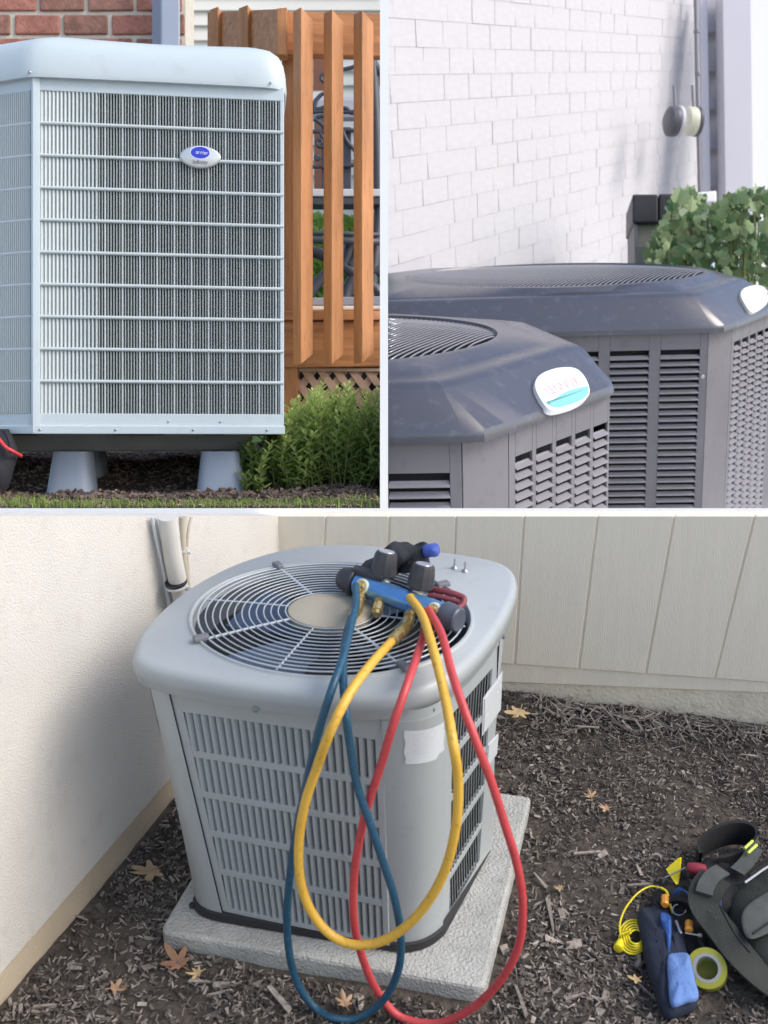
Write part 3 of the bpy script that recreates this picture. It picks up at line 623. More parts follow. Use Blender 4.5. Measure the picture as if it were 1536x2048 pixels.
def charcoal_unit(ox, oy, label, ncol_side, badge, f3=(.36,.43), o3=(.385,.43), r3=(.235,.40), zl=-.100):
    global slat_me
    D = Vector((ox, oy, 0)); V3 = lambda x, y, z: Vector((x*S+ox, y*S+oy, z*S))
    T_ = Thing(Y_, 'air_conditioner', V3(-.4,.45,-.55), label, 'air conditioner', 'charcoal condensers by the painted brick wall')
    F = [(-1.12,-.055), (.016,-.055), (.108,.035), f3, (.30,.93), (-.15,1.16), (-.9,1.16), (-1.12,.9)]
    zt = zl+.004
    # body panels: each side of the footprint
    def side(i, u, z, out=0.0):
        a_, c_ = Vector((*F[i],0)), Vector((*F[(i+1) % 8],0)); t = (c_-a_).normalized(); nn = Vector((t.y,-t.x,0)); p = a_.lerp(c_, u)+nn*out
        return Vector((p.x*S+ox, p.y*S+oy, z))
    # dark inside
    b = MB(); inn = [side(i, .04, 0, -.03) for i in range(8)]
    b.loft([[Vector((p.x,p.y,cutz(p.x,p.y))) for p in inn], [Vector((p.x,p.y,(zt-.0)*S)) for p in inn]], True, False, True); T_.part('dark_interior', b, black)
    def panel(i, u0, u1, name, slots=None, pitch=.0345, ztop=-.152):
        a_, c_ = side(i, u0, 0), side(i, u1, 0); L = (c_-a_).length; t = (c_-a_)/L; nn = Vector((t.y,-t.x,0))
        def q(x, z, o=0.0): p = a_+t*x+nn*o; return Vector((p.x,p.y,z))
        b = MB(); z1 = zt*S+.012
        strips = [(0, L)] if not slots else []
        if slots:
            xs = [0]+[v for s_ in slots for v in s_]+[L]
            for k in range(0, len(xs), 2): strips.append((xs[k], xs[k+1]))
            for s_ in slots: b.hexa([q(s_[0],ztop*S,-.008), q(s_[1],ztop*S,-.008), q(s_[1],ztop*S), q(s_[0],ztop*S)], [q(s_[0],z1,-.008), q(s_[1],z1,-.008), q(s_[1],z1), q(s_[0],z1)])
        for x0, x1 in strips:
            p0, p1 = q(x0,0), q(x1,0); za, zb = cutz(p0.x,p0.y), cutz(p1.x,p1.y)
            b.hexa([q(x0,za,-.008), q(x1,zb,-.008), q(x1,zb), q(x0,za)], [q(x0,z1,-.008), q(x1,z1,-.008), q(x1,z1), q(x0,z1)])
        o = T_.part(name, b, sheet, bev=.0016)
        if slots:
            global slat_me
            if slat_me is None: slat_me = mkmesh('louvre_slat', slat_b, sheetl)
            for s_ in slots:
                w = s_[1]-s_[0]; m_ = q((s_[0]+s_[1])/2, 0); k = 0
                while True:
                    z = ztop*S-.022-k*pitch*S*.62; k += 1
                    if z < cutz(m_.x, m_.y)+.004: break
                    cc = q((s_[0]+s_[1])/2, z)
                    T_.inst('louvre_slat', slat_me, frame(cc, t*w*1.01, -nn*.011*S, Vector((0,0,.0098*S))))
        return q
    Lf = 1.136*S
    q = panel(0, 0, 1, 'front_panel', [(Lf-.128*S*1.0-.150*S*k-.022*S+.012*S, Lf-.022*S-.150*S*k+.0) for k in (2,1,0)] if True else None)
    b = MB(); b.lathe(q(Lf-.012*S, -.235*S, 0), (0,-1,0), [(0,.008),(.003,.008),(.005,.005),(.005,0)], 10); T_.part('screw', b, screwm, smooth=50)
    panel(1, 0.03, 1, 'corner_post')
    Ls = math.hypot(.252,.395)*S
    panel(2, 0.005, 1, 'side_panel', [(.022*S+.0745*S*k, .022*S+.0745*S*k+.060*S) for k in range(5)])
    panel(3, 0, 1, 'side_panel'); 
    for i in (4,5,6,7): panel(i, 0, 1, 'back_panel')
    # moulded fan cover: faceted rim, shallow deck, round opening
    cx_, cy_, rx, ry, zg = -.40, .47, .505, .395, .030
    def dens(P, z, k=10):
        out = []
        for i in range(8):
            a_, c_ = P[i], P[(i+1) % 8]
            for j in range(k): u = j/k; out.append(V3(a_[0]*(1-u)+c_[0]*u, a_[1]*(1-u)+c_[1]*u, z))
        return out
    def off(P, d, extra=None):
        c = (-.38, .52); out = []
        for p in P:
            vx, vy = p[0]-c[0], p[1]-c[1]; L = math.hypot(vx, vy); out.append((p[0]-vx/L*d, p[1]-vy/L*d))
        return out
    OUT = [(-1.15,-.075), (.052,-.075), (.128,.025), o3, (.32,.95), (-.14,1.18), (-.92,1.18), (-1.15,.9)]
    RIM = [(-1.10,.004), (-.02,.004), (.012,.03), r3, (.19,.83), (-.17,1.06), (-.86,1.06), (-1.08,.85)]
    ST1 = off(RIM, .035); ST2 = off(RIM, .055)
    def ell(k, z):
        base = dens(RIM, z); out = []
        for p in base:
            a_ = math.atan2((p.y-oy)/S-cy_, (p.x-ox)/S-cx_); out.append(V3(cx_+rx*k*math.cos(a_), cy_+ry*k*math.sin(a_), z))
        return out
    b = MB(); 
    def soft(L, n):
        for _ in range(n): L = [(L[i-1]+L[i]*2+L[(i+1) % len(L)])/4 for i in range(len(L))]
        return L
    b.loft([soft(dens(off(OUT,.03), zl+.002), 1), soft(dens(OUT, zl), 1), soft(dens(OUT, zl+.012), 1), soft(dens(off(OUT,.004), zl+.022), 1), soft(dens(off(RIM,-.006), -.004), 0), soft(dens(off(RIM,.004), .003), 0), soft(dens(ST1, .010), 1), soft(dens(ST2, .008), 1), soft(dens(off(RIM,.075), .0145), 1), ell(1.04, .030), ell(1.0, .032), ell(.985, .020), ell(.97, -.06)], True)
    T_.part('fan_cover', b, plast, smooth=32)
    b = MB(); b.loft([ell(.972, -.05), ell(.2, -.055)], True, False, True); T_.part('fan_shroud', b, black, smooth=40)
    # long parallel guard wires bowed over the opening
    dv = (Y_.on(1130,540,.03*S)-Y_.on(1000,582,.03*S)); dv.z = 0; dv.normalize(); pv = Vector((dv.y,-dv.x,0)); N = 66
    for i in range(N):
        u = -0.97+1.94*i/(N-1); sup = math.sqrt((rx*pv.x)**2+(ry*pv.y)**2)*u
        # chord of the ellipse at offset sup along pv
        ex, ey = rx, ry; A_ = (dv.x/ex)**2+(dv.y/ey)**2; B_ = 2*(pv.x*dv.x/ex**2+pv.y*dv.y/ey**2)*sup; C_ = (pv.x/ex)**2*sup*sup+(pv.y/ey)**2*sup*sup-1
        ds_ = B_*B_-4*A_*C_
        if ds_ <= 0: continue
        s0, s1 = (-B_-math.sqrt(ds_))/(2*A_), (-B_+math.sqrt(ds_))/(2*A_); pts = []
        for j in range(9):
            v = j/8; s_ = s0+(s1-s0)*v; h = .010*(1-(2*v-1)**4)
            pts.append(V3(cx_+pv.x*sup+dv.x*s_, cy_+pv.y*sup+dv.y*s_, .024+h))
        b = MB(); b.tube(pts, .0019*S, 5); T_.part('grille_wire', b, wirem, smooth=70)
    # emblem on the side facet
    bm0 = badge
    q0 = Y_.on
    return T_, V3
UA, V3A = charcoal_unit(0, 0, 'far charcoal condenser, right side up to the ivy, behind the one with the teal emblem', 5, None)
UB, V3B = charcoal_unit(-.742*S, -1.315*S, 'near charcoal condenser with a white and teal emblem on sloping cover', 6, None, (.345,.345), (.360,.338), (.292,.43), -.090)
wbadge = mat('white_badge', (0.86, 0.85, 0.85), 0.35, coat=.4); teal = mat('teal_print', (0.22, 0.55, 0.54), .4); pink = mat('faded_red_print', (0.76, 0.36, 0.42), .5); cream_b = mat('cream_badge', (0.80, 0.78, 0.66), 0.35, coat=.3)
def facet_badge(T_, V3, pxs, letters, r3=(.235,.40), zl=-.100):
    # plane of the sloping facet between rim and lip on the angled side
    a_, c_, d_ = V3(.012,.03,-.001), V3(*r3,-.001), V3(.125,.026,zl+.022)
    t = (c_-a_).normalized(); nn = t.cross(d_-a_).normalized()
    if nn.y > 0: nn = -nn
    up = nn.cross(t); up = up if up.z > 0 else -up; nn = nn if nn.x > 0 else -nn
    pts = [Y_.on(x, y, 0, nn, a_+nn*.010) for x, y in pxs]
    n0 = len(pts); sm = []
    for i in range(n0):
        p0, p1, p2, p3 = pts[i-1], pts[i], pts[(i+1) % n0], pts[(i+2) % n0]
        for k in range(6):
            u = k/6; sm.append(.5*((2*p1)+(p2-p0)*u+(2*p0-5*p1+4*p2-p3)*u*u+(3*p1-p0-3*p2+p3)*u**3))
    cen_ = sum(sm, Vector())/len(sm)
    b = MB(); b.loft([[p-nn*.014 for p in sm], [p+nn*.003 for p in sm], [cen_+(p-cen_)*.94+nn*.006 for p in sm]], True, True, True)
    o = T_.part('badge', b, wbadge if letters else cream_b, smooth=35)
    if letters:
        low = [p for p in sm if (p-cen_).dot(up) < -.36*max(abs((q-cen_).dot(up)) for q in sm)]
        low = sorted(low, key=lambda p: (p-cen_).dot(t)); top = [lerp(low[0], low[-1], i/12)+up*.018*S*math.sin(math.pi*i/12)*.6 for i in range(13)]
        poly = [cen_+(p-cen_)*.93 for p in low]+[cen_+(p-cen_)*.93 for p in reversed(top)]
        b = MB(); b.prism([p+nn*.0062 for p in poly], nn*.0005); T_.part('teal_swoosh', b, teal, parent=o)
        xa = (Y_.on(1150,780,0,nn,a_)-Y_.on(1096,800,0,nn,a_)).normalized()
        T_.text('lettering', 'LENNOX', .033*S, frame(cen_+nn*.0062+up*.002*S, xa, nn.cross(xa), nn), pink, o, .0004)
    return o
facet_badge(UB, V3B, [(1069,774),(1078,752),(1110,738),(1146,737),(1166,752),(1178,780),(1170,800),(1140,815),(1103,822),(1084,806)], True, (.292,.43), -.090)
facet_badge(UA, V3A, [(1480,590),(1488,577),(1512,571),(1530,578),(1534,606),(1512,624),(1500,624),(1490,612)], False)

# ------------------------------------------------------------------ painted brick wall
wp = mat('white_masonry_paint', (0.60, 0.59, 0.62), .8, var=.07, vscale=4, bump=.9, bscale=35, dirt=.06)
wpj = mat('painted_joint', (0.56, 0.55, 0.59), .85, var=.1, vscale=9, bump=.6, bscale=60)
W_ = WALLP
wd = W_.R.transposed() @ Vector(((2122-PX)/FOC, 1, (PY-207)/FOC)); wd.z = 0; wd.normalize(); wn = Vector((wd.y,-wd.x,0))
if wn.y > 0: wn = -wn
PW_ = Thing(W_, 'painted_brick_wall', wd*2.5+Vector((0,0,-1)), 'white-painted brick wall running away behind the two charcoal condensers', 'wall')
def wpt(s_, z, o=0.0): return wd*s_+Vector((0,0,z))+wn*o
b = MB(); LW = 5.9
b.hexa([wpt(-.25,-1.9,-.05), wpt(LW,-1.9,-.05), wpt(LW,-1.9,0), wpt(-.3,-1.9,0)], [wpt(-.25,1.5,-.05), wpt(LW,1.5,-.05), wpt(LW,1.5,0), wpt(-.3,1.5,0)]); PW_.part('wall_core', b, wpj)
ph = 53.5*WD/FOC; bl_ = .292; meshes = []
for k in range(6):
    b = MB(); j = [random.uniform(-1,1)*.02 for _ in range(8)]
    b.hexa([(j[0],-.1,0),(1+j[1],-.1,0),(1+j[2],-.1,1),(j[3],-.1,1)], [(j[0],1,j[4]*.5),(1+j[1],1,j[5]*.5),(1+j[2],1,1+j[6]*.5),(j[3],1,1+j[7]*.5)]); meshes.append(mkmesh('brick', b, wp))
def wpx(p):
    q = W_.R @ Vector(p)+W_.T; return PX+FOC*q.x/q.y, PY-FOC*q.z/q.y
cnt = 0
for r in range(-14, 11):
    for c in range(0, 23):
        s0 = c*bl_+(bl_*.5 if r % 2 else .08)-.35; s1 = s0+bl_-.0035; s0 = max(s0, -.3); s1 = min(s1, LW)
        if s1-s0 < .03: continue
        z0 = r*ph; x_, y_ = wpx(wpt((s0+s1)/2, z0+ph/2)); x1_, _y = wpx(wpt(s0, z0))
        if y_ < -22 or y_ > 540 or x1_ > 1400 or wpx(wpt(s1, z0))[0] < 772: continue
        o = PW_.inst('brick', meshes[random.randrange(6)], frame(wpt(s0, z0+.004), wd*(s1-s0), wn*random.uniform(.0012,.004), Vector((0,0,ph-.003)))); o.modifiers.new('bevel','BEVEL').width = .003; cnt += 1
print('painted bricks', cnt)
# pipe, trim, siding and boards at the corner of the house
trimw = mat('white_trim', (0.60, 0.59, 0.65), .5, var=.05, vscale=3); sidg = mat('grey_siding', (0.40, 0.39, 0.43), .6, var=.08, vscale=5)
pipeg = mat('grey_pipe', (0.20, 0.20, 0.23), .4)
def upr(px0, px1, d, yb=420, dep=.05, lean=.02):
    c = [W_.at(px0+lean*400, yb, d), W_.at(px1+lean*400, yb, d), W_.at(px1, -40, d), W_.at(px0, -40, d)]; bk = W_.R.transposed() @ Vector((0, dep, 0)); b = MB(); b.hexa([q+bk for q in c], c); return b
HC = Thing(W_, 'house_corner', W_.at(1450, 420, 9.2), 'white corner boards round a strip of grey lapped siding beside the painted wall', 'house corner')
HC.part('corner_board', upr(1399, 1414, 9.15), trimw, bev=.004)
HC.part('corner_board', upr(1445, 1500, 9.0, 560, .2), trimw, bev=.004)
HC.part('corner_board', upr(1500, 1600, 9.3, 620, .2), mat('bright_trim', (.84,.84,.83), .5), bev=.004)
ys = [-14, 63, 140, 217, 295, 372, 449]
for i in range(6):
    c = [W_.at(1411+.02*ys[i+1], ys[i+1], 9.22), W_.at(1450+.02*ys[i+1], ys[i+1], 9.22), W_.at(1450+.02*ys[i], ys[i]+1, 9.32), W_.at(1411+.02*ys[i], ys[i]+1, 9.32)]; b = MB(); bk = W_.R.transposed() @ Vector((0,.06,0))
    b.hexa([q+bk for q in c], c); HC.part('siding_plank', b, sidg)
PP = Thing(W_, 'drain_pipe', W_.at(1400, 400, 8.95), 'thin dark grey pipe up the far end of the painted wall', 'pipe')
b = MB(); b.tube([W_.at(1391,-30,8.95), W_.at(1394,150,8.95), W_.at(1400,395,8.95)], .017, 10); PP.part('pipe_run', b, pipeg, smooth=60)
for y_ in (60, 145, 250): b = MB(); b.tube([W_.at(1391.5+.025*y_,y_,8.95), W_.at(1391.7+.025*y_,y_+6,8.95)], .024, 10); PP.part('pipe_clip', b, pipeg, smooth=60)
# meters
mglass = mat('meter_cream', (0.66, 0.65, 0.52), .3, var=.1, vscale=20); mgrey = mat('meter_grey', (0.10, 0.10, 0.12), .4, var=.2, vscale=15)
def meter(cx, cy, d, r, m, lab, depth):
    T_ = Thing(W_, 'utility_meter', W_.at(cx, cy+30, d), lab, 'meter', 'utility meters on the painted wall')
    ax = (W_.R.transposed() @ Vector((-1,-.17,0))).normalized(); c = W_.at(cx, cy, d)
    b = MB(); b.lathe(c, ax, [(-.02,r*.98),(0,r),(.01,r),(depth*.7,r*.96),(depth,r*.7),(depth,0)], 28); T_.part('meter_case', b, m, smooth=40)
    b = MB(); b.lathe(c-ax*.03, ax, [(-.02,r*1.02),(.0,r*1.02),(.015,r*.9),(.015,0)], 28); T_.part('mounting_ring', b, mgrey if m is mglass else trimw, smooth=40)
    b = MB(); u = W_.at(cx+3, cy-30, d); b.tube([u, W_.at(cx+1, cy-72, d)], .012, 8); T_.part('conduit', b, pipeg, smooth=60)
    return T_
meter(1347, 243, 8.2, .112, mgrey, 'dark grey round meter, the left of the pair on the painted wall', .055)
meter(1384, 243, 8.6, .112, mglass, 'cream round meter beside the thin pipe on the painted wall', .07)
# bin
binm = mat('bin_plastic', (0.018,0.018,0.026), .5, var=.2, vscale=8); binb = mat('bin_body', (0.26,0.25,0.21), .6, var=.15, vscale=6); bing = mat('bin_grey', (0.15,0.155,0.16), .6)  # front trim and lower panel use a darker grey than the bin body
BN = Thing(W_, 'storage_bin', W_.at(1320, 560, 7.3), 'black-lidded storage bin against the painted wall beside the ivy', 'bin')
bk = W_.R.transposed() @ Vector((.08, .55, 0))
def pbox(nm, x0, y0, x1, y1, d, m, sl=0, bev=.01):
    c = [W_.at(x0+sl,y1,d), W_.at(x1,y1,d), W_.at(x1,y0,d), W_.at(x0,y0,d)]; b = MB(); b.hexa([q+bk for q in c], c); return BN.part(nm, b, m, bev=bev)
pbox('lid', 1265, 388, 1316.5, 446, 6.75, binm, 0, .012); pbox('lid', 1318, 387, 1400, 446, 6.75, binm, 0, .012); pbox('body', 1269, 446, 1390, 620, 6.8, binb, 5); pbox('front_trim', 1268, 448, 1275, 540, 6.77, bing, 2, .003); pbox('lower_panel', 1272, 492, 1388, 620, 6.77, bing, 1, .006)
WB = Thing(W_, 'white_box', W_.at(1414, 402, 8.3), 'small white box showing above the ivy at the foot of the pipe', 'box')
b = MB(); c = [W_.at(1393,404,8.3), W_.at(1433,404,8.3), W_.at(1433,381,8.3), W_.at(1393,385,8.3)]; b.hexa([q+bk*.5 for q in c], c); WB.part('case', b, mat('bright_trim', (.84,.84,.83), .5), bev=.01)
# ivy
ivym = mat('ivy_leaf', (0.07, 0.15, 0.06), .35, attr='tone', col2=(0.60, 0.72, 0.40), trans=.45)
IV = Thing(W_, 'ivy_bush', W_.at(1440, 600, 6.3), 'bushy green ivy with broad leaves behind the far charcoal condenser', 'shrub')
b = MB(); bs_ = MB(); Ri = random.Random(11)
def itop(x):
    K = [(1290,520),(1310,470),(1335,430),(1345,395),(1365,378),(1385,385),(1400,400),(1420,425),(1440,410),(1462,395),(1480,382),(1510,378),(1600,378)]
    for i in range(len(K)-1):
        if x <= K[i+1][0]: return K[i][1]+(K[i+1][1]-K[i][1])*(x-K[i][0])/(K[i+1][0]-K[i][0])
    return 380
up_w = W_.R.transposed() @ Vector((0,0,1))
for i in range(900):
    x_ = Ri.uniform(1292,1590); t0 = itop(x_); y_ = t0+ (Ri.random()**1.3)*(600-t0); d_ = Ri.uniform(5.9,6.7)
    p = W_.at(x_, y_, d_); M = Euler((Ri.uniform(-1.3,1.0), Ri.uniform(-1.3,1.3), Ri.uniform(-1.2,1.2))).to_matrix(); s_ = Ri.uniform(.020,.050)*(1 if Ri.random() < .8 else .6)
    prof = [(0,-1),(.55,-.85),(1,-.35),(.7,.05),(.8,.5),(.3,.55),(0,1.15),(-.3,.55),(-.8,.5),(-.7,.05),(-1,-.35),(-.55,-.85)]
    vs = [p+M @ Vector((a_*s_, .25*abs(a_)*s_, b_*s_)) for a_, b_ in prof]+[p]
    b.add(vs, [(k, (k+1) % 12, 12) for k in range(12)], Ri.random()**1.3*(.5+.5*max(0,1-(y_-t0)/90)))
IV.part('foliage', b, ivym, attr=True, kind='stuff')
for i in range(40):
    x_ = Ri.uniform(1310,1580); t0 = itop(x_)+12; pts = smoothpath([W_.at(x_+Ri.uniform(-20,20), 610, 6.35), W_.at(x_+Ri.uniform(-15,15), 520, 6.3+Ri.uniform(-.2,.2)), W_.at(x_, t0, 6.3+Ri.uniform(-.2,.2))], 5); bs_.tube(pts, .006, 5)
IV.part('stems', bs_, stemm, kind='stuff')

clip_x([UA.e, UB.e, PW_.e], .010, True)
# ================================================================== PATIO corner: beige-grey condenser with gauges and hoses
G = PATIO
stucco = mat('cream_stucco', (0.68, 0.655, 0.61), .9, var=.07, vscale=3, bump=.8, bscale=230, col2=(0.62,0.595,0.555), dirt=.06)
basetrim = mat('tan_base', (0.55, 0.46, 0.34), .85, var=.18, vscale=6, bump=.5, bscale=90)
siding = mat('beige_siding', (0.90, 0.82, 0.68), .7, var=.05, vscale=4, stretch=(9,9,.8), bump=.4, bscale=35)
found = mat('beige_foundation', (0.80, 0.72, 0.58), .85, var=.12, vscale=6, bump=.7, bscale=70, dirt=.2)
def lwall(px, py, off=0.0):
    a_, c_ = Vector((-.712,-.599,0)), Vector((-.63,.228,0)); d = (c_-a_).normalized(); n_ = Vector((d.y,-d.x,0)); return G.on(px, py, 0, n_, a_+n_*off)
ad, an = None, None
A0 = Vector((-.712,-.599,0)); AD = (Vector((-.63,.228,0))-A0).normalized(); AN = Vector((AD.y,-AD.x,0))
def lw(s_, z, off=0.0): p = A0+AD*s_+AN*off; return Vector((p.x,p.y,z))
def toprow(fn, s_, row):      # height where the wall meets the shelf above it
    z0, z1 = 0, 2.5
    for _ in range(40):
        zm = (z0+z1)/2; q = G.R @ fn(s_, zm)+G.T
        if PY-FOC*q.z/q.y > row: z0 = zm
        else: z1 = zm
    return z0
LWT = Thing(G, 'stucco_wall', lw(.6,-.05), 'cream stucco house wall with a tan base at the left of the boxed condenser', 'wall')
S0, S1 = -.42, 1.715
b = MB(); N = 12
for i in range(N):
    s0, s1 = S0+(S1-S0)*i/N, S0+(S1-S0)*(i+1)/N; t0, t1 = toprow(lw, s0, 1032), toprow(lw, s1, 1032)
    b.hexa([lw(s0,.048,-.08), lw(s1,.048,-.08), lw(s1,t1,-.08), lw(s0,t0,-.08)], [lw(s0,.048), lw(s1,.048), lw(s1,t1), lw(s0,t0)])
LWT.part('stucco_panel', b, stucco)
b = MB(); b.hexa([lw(S0,-.14,-.08), lw(S1,-.14,-.08), lw(S1,.05,-.08), lw(S0,.05,-.08)], [lw(S0,-.14,-.008), lw(S1,-.14,-.008), lw(S1,.052,-.008), lw(S0,.052,-.008)]); LWT.part('base_course', b, basetrim)
# back wall of vertical boards over a foundation band
BWT = Thing(G, 'board_wall', (.5,1.1,-.05), 'beige wall of wide vertical boards above a plain foundation band', 'wall')
def bwp(px, py, off=0.0): return G.on(px, py, 0, (0,1,0), (0,1.1-off,0))
gx = [(500,470),(652,640),(779,768),(912,902),(1048,1029),(1195.5,1157),(1349,1291),(1509,1429),(1676,1574),(1850,1725),(2032,1885),(2222,2052)]
def boty(x): return 1327+(x-1010)*.0709
for k in range(len(gx)-1):
    (ta, ba), (tb, bb) = gx[k], gx[k+1]; ga, gb = 3.0, 2.5
    c = [bwp(ba+ga, boty(ba)), bwp(bb-gb, boty(bb)), bwp(tb-gb+.5, 1032.5), bwp(ta+ga-.5, 1032.5)]
    c = [lerp(c[0], c[3], 0), c[1], c[2], c[3]]; b = MB(); b.hexa([q+Vector((0,.02,0)) for q in c], c); BWT.part('siding_board', b, siding, bev=.002)
c = [bwp(440,1340,-.006), bwp(2060,1406,-.006), bwp(2230,1033,-.006), bwp(440,1033,-.006)]; b = MB(); b.hexa([q+Vector((0,.05,0)) for q in c], c); BWT.part('sheathing', b, siding)
c = [bwp(430,1460,-.012), bwp(2110,1590,-.012), bwp(2060,boty(2060)-3,-.012), bwp(430,boty(430)-3,-.012)]; b = MB(); b.hexa([q+Vector((0,.05,0)) for q in c], c); BWT.part('foundation', b, found)

# ground
earth = mat('dark_earth', (0.105, 0.085, 0.068), .95, var=.6, vscale=18, bump=2, bscale=60)
def gz(x, y):
    wl = math.exp(-max(0, 1.08-y)/.06)*.012; return -.052+vnoise(x,y,6)*.012+vnoise(x+9,y,20)*.005+wl
b = MB(); NX, NY = 140, 90; x0_, x1_, y0_, y1_ = -.95, 2.5, -1.0, 1.13
vs = [Vector((x0_+(x1_-x0_)*i/NX, y0_+(y1_-y0_)*j/NY, gz(x0_+(x1_-x0_)*i/NX, y0_+(y1_-y0_)*j/NY))) for j in range(NY+1) for i in range(NX+1)]
b.add(vs, [(j*(NX+1)+i, j*(NX+1)+i+1, (j+1)*(NX+1)+i+1, (j+1)*(NX+1)+i) for j in range(NY) for i in range(NX)])
solo(G, 'earth', b, earth, (.5,0,-.05), kind='structure', smooth=80)
chipm = mat('mulch_chip', (0.062, 0.050, 0.043), .9, attr='tone', col2=(0.46, 0.395, 0.34), var=.5, vscale=90)
b = MB(); Rm = random.Random(5)
def inpad(x, y): return -.42 < x < .50 and -.35 < y < .48
def leftx(y): return A0.x+(y-A0.y)*AD.x/AD.y
n_ = 0
while n_ < 34000:
    x, y = Rm.uniform(-.8,1.75), Rm.uniform(-.72,1.10)
    if inpad(x, y) or x < leftx(y)+.01: continue
    dens_ = vnoise(x, y, 2.2)
    if vnoise(x+3, y, 4.5) > .12 and Rm.random() < .62: continue
    n_ += 1; L = Rm.uniform(.002,.013)*(2.0 if Rm.random() < .06 else 1)
    if x > .6 and y > .1: L *= .75
    tone = Rm.random()**2.4+(.2*Rm.random() if dens_ > .1 else 0)
    chip(b, (x, y, gz(x,y)+.002+Rm.random()*.010), L, L*Rm.uniform(.12,.62), .0014, Rm.uniform(0,6.3), Rm.gauss(0,.35), Rm.gauss(0,.5), min(1,tone))
for i in range(420):     # long grey shreds swept against the foundation
    x = Rm.uniform(.45,1.3); y = 1.075-abs(Rm.gauss(0,.07)); L = Rm.uniform(.015,.05)*(1-.3*(x>1))
    chip(b, (x, y, gz(x,y)+.006+Rm.random()*.02), L, L*Rm.uniform(.06,.16), .0016, Rm.gauss(2.2,.8), Rm.gauss(0,.3), Rm.gauss(0,.3), Rm.uniform(.3,.95))
for px_, py_, L, yw, tn in ((400,1965,.03,.2,.9),(440,1990,.035,.5,.8),(200,1960,.028,.9,.55),(560,2000,.05,-.6,1.0),(1175,1710,.045,.4,.75),(1080,1760,.035,-.9,.7),(1100,1830,.06,-1.35,.62),(1035,1960,.045,-1.3,.85),(1040,2010,.05,-1.2,.6),(1500,1515,.035,.05,1.0),(860,2030,.02,.3,.8),(1420,1790,.03,.5,.7),(1280,1770,.04,.4,.5),(1300,1985,.045,-.7,.55),(1150,2000,.03,.6,.6),(90,2015,.03,.4,.6),(360,1450+400,.03,.3,.45)):
    p = G.on(px_, py_, -.045); chip(b, (p.x,p.y,gz(p.x,p.y)+.012), L, L*.16, .003, yw, .05, .1, tn)
solo(G, 'bark_mulch', b, chipm, (.5,0,-.05), kind='stuff', attr=True)

# concrete pad
conc = mat('pad_concrete', (0.50, 0.50, 0.47), .9, var=.28, vscale=9, bump=1.6, bscale=120, dirt=.2, detail=8)
b = MB(); P = [(-.409,-.318),(-.395,-.337),(.462,-.322),(.478,-.31),(.499,.464),(-.40,.47)]
b.prism([Vector((x,y,-.10)) for x,y in P], (0,0,.1)); PADO = solo(G, 'concrete_pad', b, conc, (.03,.05,-.05), 'speckled light concrete slab on the mulch under the gauge-topped condenser', 'slab', bev=.010)

# ---- the unit
cas = mat('beige_grey_enamel', (0.375, 0.405, 0.412), .40, var=.05, vscale=4, bump=.05, bscale=40, dirt=.05)
cas2 = mat('beige_grey_louvre', (0.355, 0.39, 0.40), .42)
rub = mat('black_base', (0.02,0.02,0.022), .6)
gw = mat('guard_wire_grey', (0.46,0.50,0.53), .35, metal=.2)
C = Thing(G, 'air_conditioner', (.02,.03,.0), 'boxy beige-grey condenser with a round fan guard, standing on the concrete slab', 'air conditioner')
RIMP = [(-.435,-.275),(-.395,-.33),(-.27,-.357),(-.08,-.366),(.1,-.362),(.235,-.335),(.33,-.27),(.39,-.16),(.432,.01),(.452,.18),(.45,.32),(.405,.42),(.28,.458),(.1,.463),(-.08,.452),(-.235,.395),(-.36,.26),(-.43,.1),(-.458,-.05),(-.458,-.19)]
def closed(P, n=5):
    out = []; m = len(P); P = [Vector((*p,0)) for p in P]
    for i in range(m):
        p0, p1, p2, p3 = P[i-1], P[i], P[(i+1)%m], P[(i+2)%m]
        for k in range(n): u = k/n; out.append(.5*((2*p1)+(p2-p0)*u+(2*p0-5*p1+4*p2-p3)*u*u+(3*p1-p0-3*p2+p3)*u**3))
    return out
RL = closed(RIMP); CC = Vector((.0,.045,0))
def rim(k, z): return [Vector((CC.x+(p.x-CC.x)*k, CC.y+(p.y-CC.y)*k, z)) for p in RL]
EA, EB, EC = Vector((.338,.080,0)), Vector((-.088,.279,0)), Vector((.003,-.012,0))
def ep(k, th, z): p = EC+(EA*math.cos(th)+EB*math.sin(th))*k; return Vector((p.x,p.y,z))
def ellr(k, z):
    out = []
    for p in RL:
        d = p-EC; det = EA.x*EB.y-EA.y*EB.x; ca_ = (d.x*EB.y-d.y*EB.x)/det; sb_ = (EA.x*d.y-EA.y*d.x)/det; out.append(ep(k, math.atan2(sb_, ca_), z))
    return out
b = MB(); b.loft([rim(.955,.762), rim(.982,.762), rim(.988,.766), rim(.993,.786), rim(1.0,.790), rim(.999,.812), rim(.992,.821), rim(.978,.828), rim(.955,.833), ellr(1.085,.840), ellr(1.075,.842), ellr(1.068,.847), ellr(1.055,.848), ellr(1.045,.843), ellr(1.035,.833), ellr(1.03,.812)], True)
C.part('fan_cover', b, cas, smooth=50)
b = MB(); b.loft([ellr(1.032,.815), ellr(.90,.72), ellr(.5,.62), ellr(.1,.6)], True, False, True); C.part('fan_well', b, mat('fan_well_dark', (0.035,0.042,0.055), .6), smooth=60)
